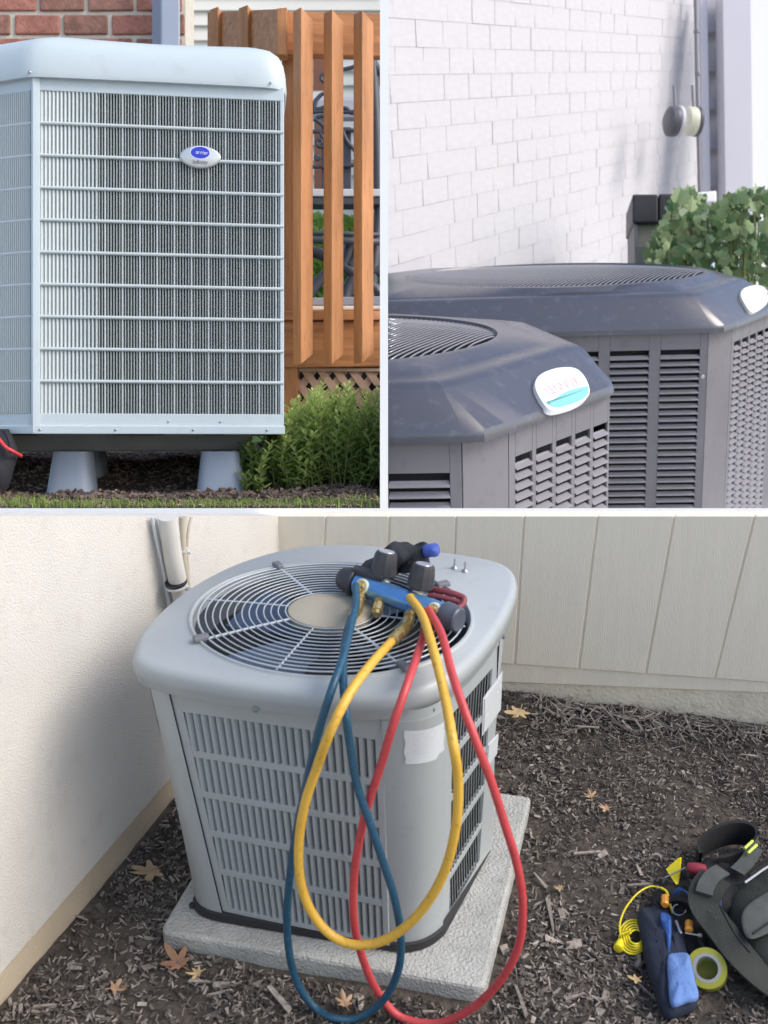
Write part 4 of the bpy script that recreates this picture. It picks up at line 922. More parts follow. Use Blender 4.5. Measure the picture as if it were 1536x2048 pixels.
# casing
SLt, SLb = G.on(335,1376,.75), G.on(444,1826,.03); SRt, SRb = G.on(763,1440,.75), G.on(781,1883,.03)
RFt, RFb = G.on(893,1412,.75), G.on(886,1850,.03); RBt, RBb = G.on(999,1290,.75), G.on(975,1690,.03)
XLt, XLb = Vector((-.440,-.19,.75)), G.on(391,1795,.03); BLt, BLb = Vector((-.40,.20,.75)), Vector((-.35,.16,.03)); BBt, BBb = Vector((-.05,.43,.75)), Vector((-.03,.36,.03)); BRt, BRb = G.on(1012,1215,.75), G.on(977,1630,.03)
def bez(a_, k, c_, n=10): return [a_*(1-t)**2+k*2*t*(1-t)+c_*t*t for t in [i/n for i in range(n+1)]]
kF_t, kF_b = SRt+(SRt-SLt).normalized()*.115, SRb+(SRb-SLb).normalized()*.085
kL_t, kL_b = SLt+(SLt-SRt).normalized()*.075, SLb+(SLb-SRb).normalized()*.07
post_t, post_b = bez(SRt, kF_t, RFt), bez(SRb, kF_b, RFb)
lp_t, lp_b = bez(SLt, kL_t, XLt), bez(SLb, kL_b, XLb)
cenb = Vector((.02,.03,0))
def outw(p, d): v = Vector((p.x-cenb.x, p.y-cenb.y, 0)).normalized()*d; return p+v
b = MB(); b.loft([[outw(p,-.004) for p in post_b], post_b, post_t, [outw(p,-.004) for p in post_t]], False); C.part('corner_post', b, cas, smooth=50)
b = MB(); b.loft([[outw(p,-.004) for p in lp_b], lp_b, lp_t, [outw(p,-.004) for p in lp_t]], False); C.part('corner_post', b, cas, smooth=50)
bt = bez(XLt, (XLt+BLt)/2+Vector((-.01,0,0)), BLt, 4)+bez(BLt, (BLt+BBt)/2+Vector((-.05,.05,0)), BBt, 5)[1:]+bez(BBt, (BRt+BBt)/2+Vector((.05,.06,0)), BRt, 5)[1:]+[RBt]
bb_ = bez(XLb, (XLb+BLb)/2+Vector((-.01,0,0)), BLb, 4)+bez(BLb, (BLb+BBb)/2+Vector((-.05,.05,0)), BBb, 5)[1:]+bez(BBb, (BRb+BBb)/2+Vector((.05,.06,0)), BRb, 5)[1:]+[RBb]
b = MB(); b.loft([bb_, bt], False); C.part('back_panel', b, cas, smooth=50)
allb = post_b+[RBb]+list(reversed(bb_))[1:]+list(reversed(lp_b))[1:]
allt = post_t+[RBt]+list(reversed(bt))[1:]+list(reversed(lp_t))[1:]
b = MB(); b.loft([[outw(p,-.028) for p in allb], [outw(p,-.028) for p in allt], [outw(p,-.028)+Vector((0,0,.01)) for p in allt]], True, True, True); C.part('dark_interior', b, black)
b = MB(); b.loft([[outw(Vector((p.x,p.y,.001)), .004) for p in allb], [outw(Vector((p.x,p.y,.004)), .008) for p in allb], [outw(Vector((p.x,p.y,.028)), .008) for p in allb], [outw(Vector((p.x,p.y,.034)), -.01) for p in allb]], True, True, True); C.part('base_skirt', b, rub, smooth=40)
b = MB(); b.loft([[outw(p,-.0015) for p in allt], [outw(p,-.0015)+Vector((0,0,.03)) for p in allt]], True); C.part('top_collar', b, cas, smooth=50)
b = MB(); b.lathe(G.on(386,1812,.004), (0,0,1), [(0,.011),(.006,.011),(.008,.008),(.008,0)], 14); C.part('base_foot', b, rub, smooth=40)
def louvred(c4, pxc, rows, ncol, gap, name, dirn):
    """c4: outer panel corners TL, TR, BR, BL; pxc: picture-measured corners of the slotted field"""
    TL, TR, BR, BL = c4; nn = (TR-TL).cross(BL-TL).normalized()
    if nn.dot(TL-Vector((cenb.x,cenb.y,TL.z))) < 0: nn = -nn
    c_ = sum(c4, Vector())/4; I = [G.on(x, y, 0, nn, c_) for x, y in pxc]
    def uv(p):   # coordinates of the slotted field inside the panel
        return p
    Q = [q-nn*((q-c_).dot(nn)) for q in (TL, TR, BR, BL)]
    b = MB(); T_ = -nn*.012
    for i, j in ((0,1),(1,2),(2,3),(3,0)): b.hexa([Q[i]+T_, Q[j]+T_, I[j]+T_, I[i]+T_], [Q[i], Q[j], I[j], I[i]])
    o = C.part(name, b, cas, bev=.0012)
    rail_h = gap
    for r in range(rows-1):
        v = (r+1)/rows; dv = gap/2
        c = [quad(I,0,v+dv), quad(I,1,v+dv), quad(I,1,v-dv), quad(I,0,v-dv)]; b = MB(); b.hexa([q-nn*.010 for q in c], [q-nn*.0004 for q in c]); C.part('louvre_rail', b, cas, bev=.001)
    sb = MB(); K = 6; prof = []
    for i in range(K+1):
        t = i/K; prof.append((t, .10*math.sin(math.pi*t)-t**2.4))
    top = [(a_, 0, d_) for a_, d_ in prof]; sb.add([(x_, 0, z_) for x_, _, z_ in top]+[(x_, 1, z_) for x_, _, z_ in top]+[(x_+.03, 0, z_-.16) for x_, _, z_ in top]+[(x_+.03, 1, z_-.16) for x_, _, z_ in top],
        [(i, i+1, K+2+i, K+1+i) for i in range(K)]+[(2*K+2+i+1, 2*K+2+i, 3*K+3+i, 3*K+4+i) for i in range(K)]+[(0,K+1,3*K+3,2*K+2),(K,2*K+2+K,3*K+3+K,2*K+1)])
    me = mkmesh('louvre_slat', sb, cas2, smooth=60)
    for r in range(rows):
        v0 = r/rows+(gap/2 if r else 0); v1 = (r+1)/rows-(gap/2 if r < rows-1 else 0)
        for k in range(ncol):
            u0 = (k+dirn[0])/ncol; a_ = quad(I,u0,v1); d_ = quad(I,u0,v0); e_ = quad(I,u0+dirn[1]/ncol,(v0+v1)/2)-quad(I,u0,(v0+v1)/2)
            C.inst('louvre_slat', me, frame(a_-nn*.0006, e_, d_-a_, nn*(.013 if dirn[1] > .5 else .004)))
    return nn, I
nl_, Il = louvred((SLt,SRt,SRb,SLb), [(366,1424),(750,1480),(767,1882),(457,1817)], 5, 24, .032, 'front_panel', (.0,.74))
nr_, Ir = louvred((RFt,RBt,RBb,RFb), [(906,1428),(985,1336),(959,1722),(899,1828)], 5, 13, .034, 'side_panel', (.55,.34))
# guard: rings, spokes, tabs, hub cap, blades
for i in range(13):
    k = .34+.66*i/12 if i < 12 else 1.0
    b = MB(); N = 72; b.tube([ep(k, 2*math.pi*j/N, .848+.012*(1-k)) for j in range(N)], .0019 if i < 12 else .0026, 6, close=True); C.part('guard_ring', b, gw, smooth=70)
def ang(px, py):
    p = G.on(px, py, .848); d = p-EC; det = EA.x*EB.y-EA.y*EB.x; return math.atan2((EA.x*d.y-EA.y*d.x)/det, (d.x*EB.y-d.y*EB.x)/det)
tabm = mat('tab_grey', (0.16,0.165,0.18), .5)
for px_, py_, thick in ((403,1277,1),(440,1200,0),(563,1138,1),(557,1332,0),(792,1322,1),(905,1165,1),(740,1135,0),(925,1250,0)):
    th = ang(px_, py_); b = MB(); b.tube([ep(.33,th,.853), ep(.66,th,.850), ep(1.02,th,.844)], .0042 if thick else .003, 6); C.part('spoke', b, gw, smooth=70)
    if thick:
        b = MB(); c = ep(1.05, th, .850); v = (ep(1.1,th,0)-ep(1,th,0)).normalized(); w = Vector((-v.y,v.x,0)); b.hexa([c-v*.022-w*.011-Vector((0,0,.006)), c+v*.02-w*.013-Vector((0,0,.006)), c+v*.02+w*.013-Vector((0,0,.006)), c-v*.022+w*.011-Vector((0,0,.006))], [c-v*.02-w*.009+Vector((0,0,.009)), c+v*.018-w*.011+Vector((0,0,.007)), c+v*.018+w*.011+Vector((0,0,.007)), c-v*.02+w*.009+Vector((0,0,.009))]); C.part('guard_tab', b, tabm, bev=.004)
hubm = mat('hub_cap', (0.40,0.355,0.27), .6, var=.06, vscale=6)
def ek(k, z, N=60): return [ep(k, 2*math.pi*j/N, z) for j in range(N)]
b = MB(); b.loft([ek(.325,.838), ek(.33,.850), ek(.318,.857), ek(.29,.860), ek(.15,.862)], True, True, True); C.part('hub_cap', b, hubm, smooth=40)
bladem = mat('fan_blade', (0.065,0.095,0.15), .45, metal=.1)
for k in range(4):
    a0 = k*math.pi/2+.5; b = MB(); L_1 = [ep(.2+.75*t, a0+.05*t, .80) for t in (0,.33,.66,1)]; L_2 = [ep(.2+.75*t, a0+.8+.1*t, .74) for t in (0,.33,.66,1)]
    b.loft([L_1, [lerp(p,q,.5)+Vector((0,0,.012)) for p,q in zip(L_1,L_2)], L_2], False); b.loft([[p-Vector((0,0,.003)) for p in L_1], [lerp(p,q,.5)+Vector((0,0,.009)) for p,q in zip(L_1,L_2)], [p-Vector((0,0,.003)) for p in L_2]], False); C.part('fan_blade', b, bladem, smooth=60)
b = MB(); b.loft([ek(.2,.62), ek(.2,.80), ek(.15,.815)], True, True, True); C.part('fan_motor', b, mat('motor_dark',(0.06,0.06,0.07),.5), smooth=40)
# screws and standing bolts
for px_, py_, z_ in ((536,1393,.765),(854,1413,.765),(992,1268,.765),(290,1338,.765)):
    p = G.on(px_, py_, z_); v = Vector((p.x-CC.x,p.y-CC.y,0)); 
    best = min(RL, key=lambda q: (Vector((CC.x+(q.x-CC.x)*.994, CC.y+(q.y-CC.y)*.994,0))-Vector((p.x,p.y,0))).length); o_ = Vector((CC.x+(best.x-CC.x)*.994, CC.y+(best.y-CC.y)*.994, z_)); v = Vector((best.x-CC.x,best.y-CC.y,0)).normalized()
    if abs(v.x) < .75 and v.y < 0: v = Vector((.05,-1,0)).normalized()
    b = MB(); b.lathe(o_, v, [(-.004,.0085),(.0015,.0085),(.003,.005),(.003,0)], 12); C.part('screw', b, mat('green_grey_screw',(0.20,0.26,0.23),.4,metal=.5), smooth=40)
for px_, py_ in ((909,1136),(930,1142)):
    p = G.on(px_, py_, .838); b = MB(); b.lathe(p-Vector((0,0,.003)), (0,0,1), [(0,.010),(.004,.010),(.008,.006),(.010,.0028),(.032,.0024),(.033,0)], 12); C.part('standing_screw', b, screwm, smooth=40)
# stickers
stk = mat('white_sticker', (0.66,0.70,0.72), .25, var=.04, vscale=30, coat=.6); stg = mat('sticker_print', (0.52,0.54,0.57), .5)
def post(u, z, off=0.0):
    f_ = u*10; i = min(int(f_), 9); w = (z-.03)/.72
    pb = lerp(post_b[i], post_b[i+1], f_-i); pt = lerp(post_t[i], post_t[i+1], f_-i); return outw(lerp(pb, pt, w), off)
b = MB(); rows_ = []
for j in range(7):
    z_ = .625+(.725-.625)*j/6; rows_.append([post(.26+.68*i/12+.015*math.sin(j*2.1), z_-.012*(i/12)+(.012 if j == 0 and i > 9 else 0), .0018) for i in range(13)])
b.loft(rows_, False); so = C.part('rating_sticker', b, stk, smooth=60)
for j, (u0, u1) in enumerate(((.36,.8),(.36,.86),(.36,.7),(.36,.84),(.40,.75),(.36,.83),(.36,.6))):
    z_ = .708-.0095*j; b = MB(); b.loft([[post(u0+(u1-u0)*i/8, z_+dz, .0024) for i in range(9)] for dz in (0,.0016)], False); C.part('print_line', b, stg, parent=so)
for q4 in ([(967,1465),(1000,1418),(1003,1350),(969,1398)], [(974,1535),(993,1507),(996,1470),(977,1490)]):
    p_ = [G.on(x, y, 0, nr_, Ir[0]+nr_*.002) for x, y in q4]; b = MB(); b.hexa(p_, [p+nr_*.0018 for p in p_]); C.part('warning_sticker', b, stk)
    p_ = [lerp(p, sum(p_, Vector())/4, -.14)-nr_*.0012 for p in p_]; b = MB(); b.hexa(p_, [p+nr_*.0006 for p in p_]); C.part('sticker_edge', b, stg)
b = MB(); rows_ = []
for j in range(9):
    z_ = .55+.185*j/8; w = (z_-.03)/.72; L_p = [lerp(p, q, w) for p, q in zip(lp_b, lp_t)]; rows_.append([outw(L_p[i], .0015+.002*abs(math.sin(j*1.7+i))) for i in (8,9,10)])
b.loft(rows_, False); C.part('peeling_sticker', b, stk, smooth=60)

# ---- refrigerant gauges
mblue = mat('anodised_blue', (0.14,0.34,0.66), .30, metal=.55, var=.08, vscale=20, coat=.3); knobm = mat('black_knob', (0.045,0.045,0.052), .5, var=.3, vscale=30); brass = mat('brass', (0.66,0.50,0.22), .30, metal=.85)
ivory = mat('ivory_seal', (0.72,0.68,0.48), .4); maroon = mat('maroon_rubber', (0.23,0.045,0.055), .5); capm = mat('grey_blue_cap', (0.075,0.085,0.11), .4)
M_ = Thing(G, 'manifold_gauge', G.on(800,1200,.86), 'blue anodised gauge manifold with two black knobs and brass ports, lying on the fan guard', 'gauge manifold')
zc = .893; pL, pR = G.on(714,1166,zc), G.on(887,1229,zc); ax = (pR-pL).normalized(); side_ = ax.cross(Vector((0,0,1))).normalized()
if side_.y > 0: side_ = -side_
def oct_(p, r): return [p+side_*(r*math.cos(t))+Vector((0,0,r*math.sin(t))) for t in [math.pi/8+i*math.pi/4 for i in range(8)]]
R0 = .030
b = MB(); b.loft([oct_(pL, R0*.93), oct_(pL+ax*.004, R0), oct_(pR-ax*.004, R0), oct_(pR, R0*.93)], True, True, True); M_.part('manifold_body', b, mblue, bev=.004)
b = MB(); b.lathe(pL, -ax, [(0,.034),(.004,.037),(.020,.037),(.030,.034),(.052,.028),(.056,.024),(.056,0)], 18); M_.part('end_cap', b, knobm, smooth=35)
b = MB(); b.lathe(pR, ax, [(0,.033),(.004,.036),(.022,.036),(.028,.033),(.046,.032),(.050,.028),(.050,0)], 18); M_.part('end_cap', b, capm, smooth=35)
for px_, py_, t_ in ((766,1150,.0),(840,1176,.0)):
    p = G.on(px_, py_, zc+.03); v = Vector((.12,.25,1)).normalized()
    b = MB(); b.lathe(p-v*.02, v, [(0,.022),(.012,.023),(.012,.018),(.02,.018)], 16); M_.part('valve_collar', b, mat('collar_grey',(0.42,0.43,0.46),.35,metal=.5), smooth=40)
    prof = [(0,.032),(.004,.0355),(.030,.034),(.054,.031),(.062,.028),(.064,.025),(.0645,0)]; b = MB(); seg = 12; u_ = v.orthogonal().normalized(); w_ = v.cross(u_)
    b.loft([[p+v*h+(u_*math.cos(2*math.pi*k/24)+w_*math.sin(2*math.pi*k/24))*r*(1-.05*(k % 2)) for k in range(24)] for h, r in prof], True, True, True); ko = M_.part('valve_knob', b, knobm, smooth=30)
    b = MB(); b.lathe(p+v*.0645, v, [(0,.022),(.0015,.021),(.0015,0)], 16); M_.part('knob_cap', b, mat('collar_grey',(0.42,0.43,0.46),.35,metal=.5), parent=ko)
fwd = (side_*1.0+Vector((0,0,.55))).normalized()
def port(px_, py_, r, m=brass, l=.012):
    p = G.on(px_, py_, zc+.012); p = p+side_*.004
    b = MB(); b.lathe(p-fwd*.01, fwd, [(0,r),(.012+l*.5,r),(.014+l*.5,r*.8),(.014+l,r*.75),(.014+l,r*.35),(.010+l,r*.3)], 14); o = M_.part('port', b, m, smooth=40)
    b = MB(); b.lathe(p-fwd*.006, fwd, [(0,r*1.35),(.010,r*1.35),(.012,r*1.2),(.012,r)], 16); M_.part('port_seal', b, ivory, parent=o, smooth=40); return p+fwd*(.016+l)
H1 = port(726,1172,.0155); H2 = port(833,1196,.0155); H3 = port(870,1220,.0155); port(764,1168,.0155)
for px_, py_ in ((764,1180),(840,1205)):
    p = G.on(px_, py_, zc-.004)+side_*.024; b = MB(); b.hexa([p-ax*.018-Vector((0,0,.018)), p+ax*.018-Vector((0,0,.018)), p+ax*.018+Vector((0,0,.014)), p-ax*.018+Vector((0,0,.014))], [p-ax*.017-Vector((0,0,.017))+side_*.003, p+ax*.017-Vector((0,0,.017))+side_*.003, p+ax*.017+Vector((0,0,.013))+side_*.003, p-ax*.017+Vector((0,0,.013))+side_*.003]); M_.part('face_plate', b, mblue, bev=.002)
def fitting(T_, pts, r, name='fitting'):
    pts = [Vector(p) for p in pts]; b = MB(); v = (pts[-1]-pts[0]); L = v.length
    b.lathe(pts[0], v, [(0,r*.6),(L*.12,r*.62),(L*.14,r),(L*.34,r),(L*.36,r*.7),(L*.46,r*.7),(L*.48,r*1.08),(L*.82,r*1.02),(L*.84,r*.75),(L,r*.7),(L,0)], 8); return T_.part(name, b, brass, smooth=28)
for a4, r in ((((723,1186),(712,1230)),.014), (((762,1194),(752,1230)),.014), (((822,1222),(812,1260)),.015), (((856,1236),(848,1268)),.0135)):
    fitting(M_, [G.on(*a4[0],.885), G.on(*a4[1],.872)], r, 'service_port')
b = MB(); b.tube(smoothpath([G.on(858,1178,.91), G.on(895,1184,.915), G.on(922,1193,.91), G.on(928,1200,.905), G.on(922,1212,.895), G.on(905,1222,.89)], 5), .0085, 10); b.tube(smoothpath([G.on(858,1190,.905), G.on(890,1196,.905), G.on(918,1204,.90)], 4), .007, 8); M_.part('hook_strap', b, maroon, smooth=60)
b = MB(); p0, p1 = G.on(705,1145,.925), G.on(765,1162,.925); sv = Vector((0,0,.012)); b.hexa([p0-sv, p1-sv, p1-sv+Vector((0,.03,0)), p0-sv+Vector((0,.03,0))], [p0+sv, p1+sv, p1+sv+Vector((0,.03,0)), p0+sv+Vector((0,.03,0))]); M_.part('bracket', b, knobm, bev=.004)
# hoses
def hose(name, label, pts, r, m, zs, yp, ends):
    P = []
    n0 = len(pts)
    for i, (x, y) in enumerate(pts):
        if i in zs: P.append(G.on(x, y, zs[i])); continue
        q = G.on(x, y, 0, (0,1,0), (0,yp,0))
        if q.z < -.040: q = G.on(x, y, -.040)
        P.append(q)
    if ends[0] is not None: P[0] = ends[0]
    T_ = Thing(G, name, P[0], label, 'hose'); b = MB(); b.tube(smoothpath(P, 7), r, 14); T_.part('hose_tube', b, m, smooth=70); return T_, P
hb = mat('blue_hose', (0.018,0.078,0.135), .42, var=.12, vscale=12, dirt=-.6); hy = mat('yellow_hose', (0.74,0.43,0.055), .45, var=.08, vscale=12, dirt=.3); hr = mat('red_hose', (0.58,0.065,0.07), .42, var=.1, vscale=12, dirt=.3)
T1, P1 = hose('gauge_hose', 'dark blue rubber hose looping down in front of the boxy condenser', [(726,1172),(712,1208),(701,1255),(686,1315),(663,1380),(638,1460),(612,1570),(590,1680),(577,1780),(574,1850),(581,1920),(599,1975),(630,2015),(665,2036),(715,2036),(765,2002),(795,1945),(802,1880),(790,1800),(765,1720),(738,1640),(714,1570),(700,1490),(691,1420),(686,1345),(690,1280),(703,1235)],
    .0098, hb, {0:.92,1:.925,2:.925,3:.91,4:.88,25:.91,26:.888,24:.89}, -.445, (H1,None))
T2, P2 = hose('gauge_hose', 'yellow rubber hose hanging in a wide loop, the front one of the three', [(833,1196),(845,1232),(868,1305),(889,1390),(905,1480),(916,1560),(912,1650),(890,1740),(850,1812),(800,1862),(745,1888),(690,1885),(643,1852),(608,1790),(597,1710),(607,1620),(632,1540),(662,1460),(700,1385),(742,1328),(782,1284)],
    .0112, hy, {0:.92,1:.925,2:.92,3:.87,20:.885,19:.91,18:.90,17:.84}, -.485, (H2,None))
T3, P3 = hose('gauge_hose', 'red rubber hose whose loop reaches past the right edge of the slab', [(870,1220),(883,1268),(902,1340),(925,1410),(955,1490),(985,1570),(1010,1650),(1033,1725),(1045,1800),(1040,1880),(1015,1940),(975,1990),(930,2025),(880,2046),(830,2044),(788,2025),(750,1975),(725,1915),(709,1850),(707,1770),(717,1690),(736,1610),(762,1530),(786,1450),(812,1375),(838,1300),(850,1262)],
    .0100, hr, {0:.92,1:.925,2:.90,3:.86,24:.885,25:.90,26:.88}, -.425, (H3,None))
fitting(T2, [P2[-1], G.on(817,1250,.876)], .0155); fitting(T1, [P1[-1], G.on(714,1212,.88)], .0115); fitting(T3, [P3[-1], G.on(855,1232,.885)], .0115)
# black glove behind the gauges
glov = mat('black_glove', (0.028,0.03,0.036), .85, var=.4, vscale=25, bump=.6, bscale=150); glb = mat('glove_blue', (0.05,0.09,0.36), .6)
GL = Thing(G, 'work_glove', G.on(800,1140,.85), 'crumpled black work glove with a blue fingertip behind the gauge manifold', 'glove')
def cloth(pts, yv, thick, m, name, T_, seed=1):
    P = [G.on(x, y, 0, (0,1,0), (0,yv,0)) for x, y in pts]; P = closed([(p.x,p.z) for p in P], 5); c = sum(P, Vector())/len(P); b = MB(); loops = []
    for k, t in ((1,0),(1.0,.25),(.93,.6),(.72,.9),(.4,1.0)):
        loops.append([Vector((c.x+(p.x-c.x)*k, yv-thick*t+thick*.35*vnoise(p.x*3+seed,p.y*3,9)*(t>0), c.y+(p.y-c.y)*k+.012*vnoise(p.x+seed,p.y,30)*(t>.3))) for p in P])
    back_ = [[Vector((q.x, 2*yv-q.y, q.z)) for q in L] for L in loops[1:]]
    b.loft(list(reversed(back_))+loops, True, True, True); return T_.part(name, b, m, smooth=75)
cloth([(716,1140),(745,1121),(768,1099),(786,1087),(812,1096),(834,1098),(850,1091),(862,1097),(856,1112),(858,1136),(838,1134),(812,1138),(785,1152),(752,1160),(726,1150)], .17, .045, glov, 'glove_palm', GL)
cloth([(846,1093),(862,1090),(876,1096),(879,1107),(866,1106),(852,1112)], .15, .022, glb, 'glove_fingertip', GL, 4)

# ---- pipes on the left wall
pvc = mat('insulated_pipe', (0.62,0.60,0.56), .55, var=.06, vscale=8, bump=.1); pvc2 = mat('painted_conduit', (0.52,0.47,0.38), .5, var=.08, vscale=8); tie = mat('zip_tie', (0.60,0.62,0.64), .4); tieb = mat('black_tie', (0.03,0.03,0.03), .4)
LS = Thing(G, 'line_set', lwall(350,1200,.04), 'thick off-white insulated pipe strapped to the stucco wall behind the condenser', 'pipe')
def wpath(pts, off): return smoothpath([lwall(x, y, off) for x, y in pts], 6)
b = MB(); b.tube(wpath([(336,1034),(340,1070),(347,1120),(357,1170),(366,1215),(372,1262)], .05), [.029]*7+[.028]*12+[.026]*12, 16); LS.part('insulated_pipe', b, pvc, smooth=60)
CD = Thing(G, 'conduit', lwall(366,1140,.03), 'thin tan conduit in the corner beside the thick insulated pipe', 'pipe')
b = MB(); b.tube(wpath([(365,1034),(365,1080),(368,1130),(378,1200),(384,1250)], .03), .012, 10); CD.part('conduit_run', b, pvc2, smooth=60)
b = MB(); b.tube(wpath([(383,1034),(377,1060),(374,1105),(378,1170),(382,1225)], .02), .005, 8); CD.part('thin_cable', b, pvc2, smooth=60)
CB = Thing(G, 'control_cable', lwall(320,1140,.02), 'pair of pale cables running down the stucco wall left of the insulated pipe', 'cable')
for pl in ([(310,1034),(318,1080),(330,1130),(340,1180),(350,1235)], [(304,1034),(314,1085),(327,1140),(335,1190),(345,1235)]):
    b = MB(); b.tube(wpath(pl, .016), .0055, 8); CB.part('cable_run', b, tie, smooth=60)
for (x, y, w, m) in ((352,1170,30,tie),(366,1100,14,tie),(352,1164,28,tieb)):
    c = lwall(x, y, .05 if w > 20 else .03); t_ = (lwall(x+3,y+16,.05)-lwall(x,y,.05)).normalized(); rr = .034 if w > 20 else .016; b = MB(); b.lathe(c-t_*.003, t_, [(0,rr),(.006,rr),(.006,rr-.003),(0,rr-.003)], 20); LS.part('zip_tie', b, m, smooth=40)
    if m is tie: b = MB(); b.tube(smoothpath([lwall(x+w*.5,y,.075), lwall(x+w*.8,y+3,.085), lwall(x+w,y+8,.08)],4), .0028, 6); LS.part('tie_tail', b, m, smooth=60)

# ---- tool bag and its bits
olive = mat('olive_canvas', (0.024,0.028,0.024), .8, var=.3, vscale=14, bump=.5, bscale=200); navy = mat('navy_canvas', (0.018,0.026,0.05), .85, var=.3, vscale=14, bump=.5, bscale=200); lblue = mat('light_blue_canvas', (0.13,0.24,0.52), .8, var=.1, vscale=16, bump=.5, bscale=200); mblue2 = mat('blue_webbing', (0.03,0.10,0.34), .7)
stpg = mat('grey_webbing', (0.075,0.082,0.078), .75, var=.15, vscale=30, bump=.4, bscale=300); lime = mat('lime_stripe', (0.62,0.75,0.10), .5); yel = mat('yellow_plastic', (0.80,0.66,0.02), .35); oran = mat('orange_plastic', (0.75,0.30,0.03), .4); blk = mat('black_canvas', (0.012,0.012,0.014), .85, var=.3, vscale=20, bump=.4, bscale=200)
GZ = -.048
def blob(T_, name, pts, h, m, z0=GZ, crown=.02, seed=0, parent=None, sm=60):
    P = [G.on(x, y, z0+h) for x, y in pts]; P = closed([(p.x,p.y) for p in P], 5); c = sum(P, Vector())/len(P); b = MB(); loops = []
    for k, z in ((.97,z0),(1.02,z0+h*.35),(1.0,z0+h*.8),(.93,z0+h),(.75,z0+h+crown*.6),(.4,z0+h+crown)):
        loops.append([Vector((c.x+(p.x-c.x)*k, c.y+(p.y-c.y)*k, z+(.010*vnoise(p.x*2+seed,p.y*2,14) if z > z0+.01 else 0))) for p in P])
    b.loft(loops, True, True, True); return T_.part(name, b, m, smooth=sm, parent=parent)
TBG = Thing(G, 'tool_bag', G.on(1470,1830,GZ), 'olive and black open tool bag tipped over on the mulch at the right', 'bag')
blob(TBG, 'bag_body', [(1456,1805),(1484,1760),(1538,1712),(1640,1680),(1685,1885),(1560,1925),(1494,1888)], .075, olive, crown=.02)
blob(TBG, 'bag_lining', [(1392,1725),(1440,1712),(1500,1740),(1560,1700),(1600,1720),(1480,1800),(1452,1815),(1418,1800)], .075, blk, crown=.005, seed=3)
blob(TBG, 'dark_pocket', [(1302,1795),(1345,1762),(1400,1742),(1440,1790),(1462,1860),(1430,1915),(1392,1915),(1345,1860)], .035, blk, crown=.006, seed=5)
blob(TBG, 'side_pocket', [(1435,1800),(1470,1790),(1500,1830),(1470,1872),(1445,1860)], .055, navy, crown=.004, seed=7)
def ribbon(T_, name, pts, wpx, z, m, thick=.006, parent=None, zz=None):
    P = [G.on(x, y, (zz[i] if zz else z)) for i, (x, y) in enumerate(pts)]; P = smoothpath(P, 5); b = MB(); n = len(P); A_, B_ = [], []
    for i in range(n):
        t = (P[min(i+1,n-1)]-P[max(i-1,0)]); t.z = 0; t.normalize(); w = Vector((-t.y,t.x,0))*wpx; A_.append(P[i]+w); B_.append(P[i]-w)
    dn = Vector((0,0,-thick)); b.loft([A_, B_, [q+dn for q in B_], [q+dn for q in A_], A_], False); return T_.part(name, b, m, smooth=40, parent=parent)
ribbon(TBG, 'shoulder_strap', [(1432,1752),(1412,1780),(1412,1815),(1446,1862),(1490,1918),(1545,1968),(1620,2010)], .043, .05, olive, zz=[.085,.08,.06,.05,.03,.0,-.03])
ribbon(TBG, 'strap_end', [(1446,1738),(1428,1748),(1414,1766),(1408,1786)], .022, .092, stpg, zz=[.088,.094,.092,.084])
b = MB(); N = 34; c_ = (1452,1706); top_, bot_, ti, bi = [], [], [], []
for i in range(N+1):
    a_ = math.pi*1.15-(math.pi*1.75)*i/N; x = c_[0]+62*math.cos(a_)*1.0; y = c_[1]-36*math.sin(a_)-(x-c_[0])*.22
    p = G.on(x, y, .0); q = G.on(c_[0]+56*math.cos(a_), c_[1]-30*math.sin(a_)-(x-c_[0])*.22, .0); top_.append(p+Vector((0,0,.05))); bot_.append(p+Vector((0,0,-.03))); ti.append(q+Vector((0,0,.05))); bi.append(q+Vector((0,0,-.03)))
b.loft([top_, bot_, bi, ti, top_], False); TBG.part('belt_loop', b, blk, smooth=50)
b = MB(); k0, k1 = 22, 30; b.loft([[p+Vector((0,0,.004)) for p in top_[k0:k1]], [lerp(p, q, .05)+Vector((.004,-.004,0)) for p, q in zip(bot_[k0:k1], bi[k0:k1])]], False); TBG.part('grey_webbing', b, stpg, smooth=50)
ribbon(TBG, 'grey_webbing', [(1474,1742),(1494,1722),(1512,1694)], .020, .062, stpg)
for x0, y0, x1, y1 in ((1489,1697,1505,1682),(1496,1706,1513,1690)):
    b = MB(); b.tube([G.on(x0,y0,.075), G.on(x1,y1,.075)], .0042, 8); TBG.part('lime_stripe', b, lime, smooth=60)
b = MB(); b.tube([G.on(1490,1765,.07), G.on(1525,1740,.075), G.on(1560,1718,.075)], .003, 6); TBG.part('piping', b, mat('pale_piping',(0.5,0.52,0.55),.4), smooth=60)
blob(TBG, 'bag_flap', [(1486,1822),(1530,1786),(1600,1755),(1612,1822),(1540,1862),(1496,1872)], .006, mat('worn_canvas',(0.09,0.098,0.09),.8,var=.3,vscale=20), z0=.058, crown=.002, seed=21)
for q in ([(1505,1868),(1530,1850),(1560,1832)], [(1440,1812),(1470,1868),(1500,1905)], [(1500,1750),(1520,1735),(1545,1722)]):
    b = MB(); b.tube(smoothpath([G.on(x,y,.085) for x, y in q], 4), .0028, 6); TBG.part('seam', b, blk, smooth=60)
for q, w_ in (([(1405,1850),(1425,1880),(1432,1912)], .012), ([(1318,1806),(1348,1796),(1380,1804),(1404,1826)], .010)):
    ribbon(TBG, 'webbing_strap', q, w_, .0, blk, zz=[.012]*len(q))
for k in range(9):
    u = k/8; p = G.on(1420+100*u, 1822+118*u, .062-.06*u); b = MB(); b.box(p, (.0035,.0012,.0012), Matrix.Rotation(-.8,3,'Z')); TBG.part('stitch', b, stpg)
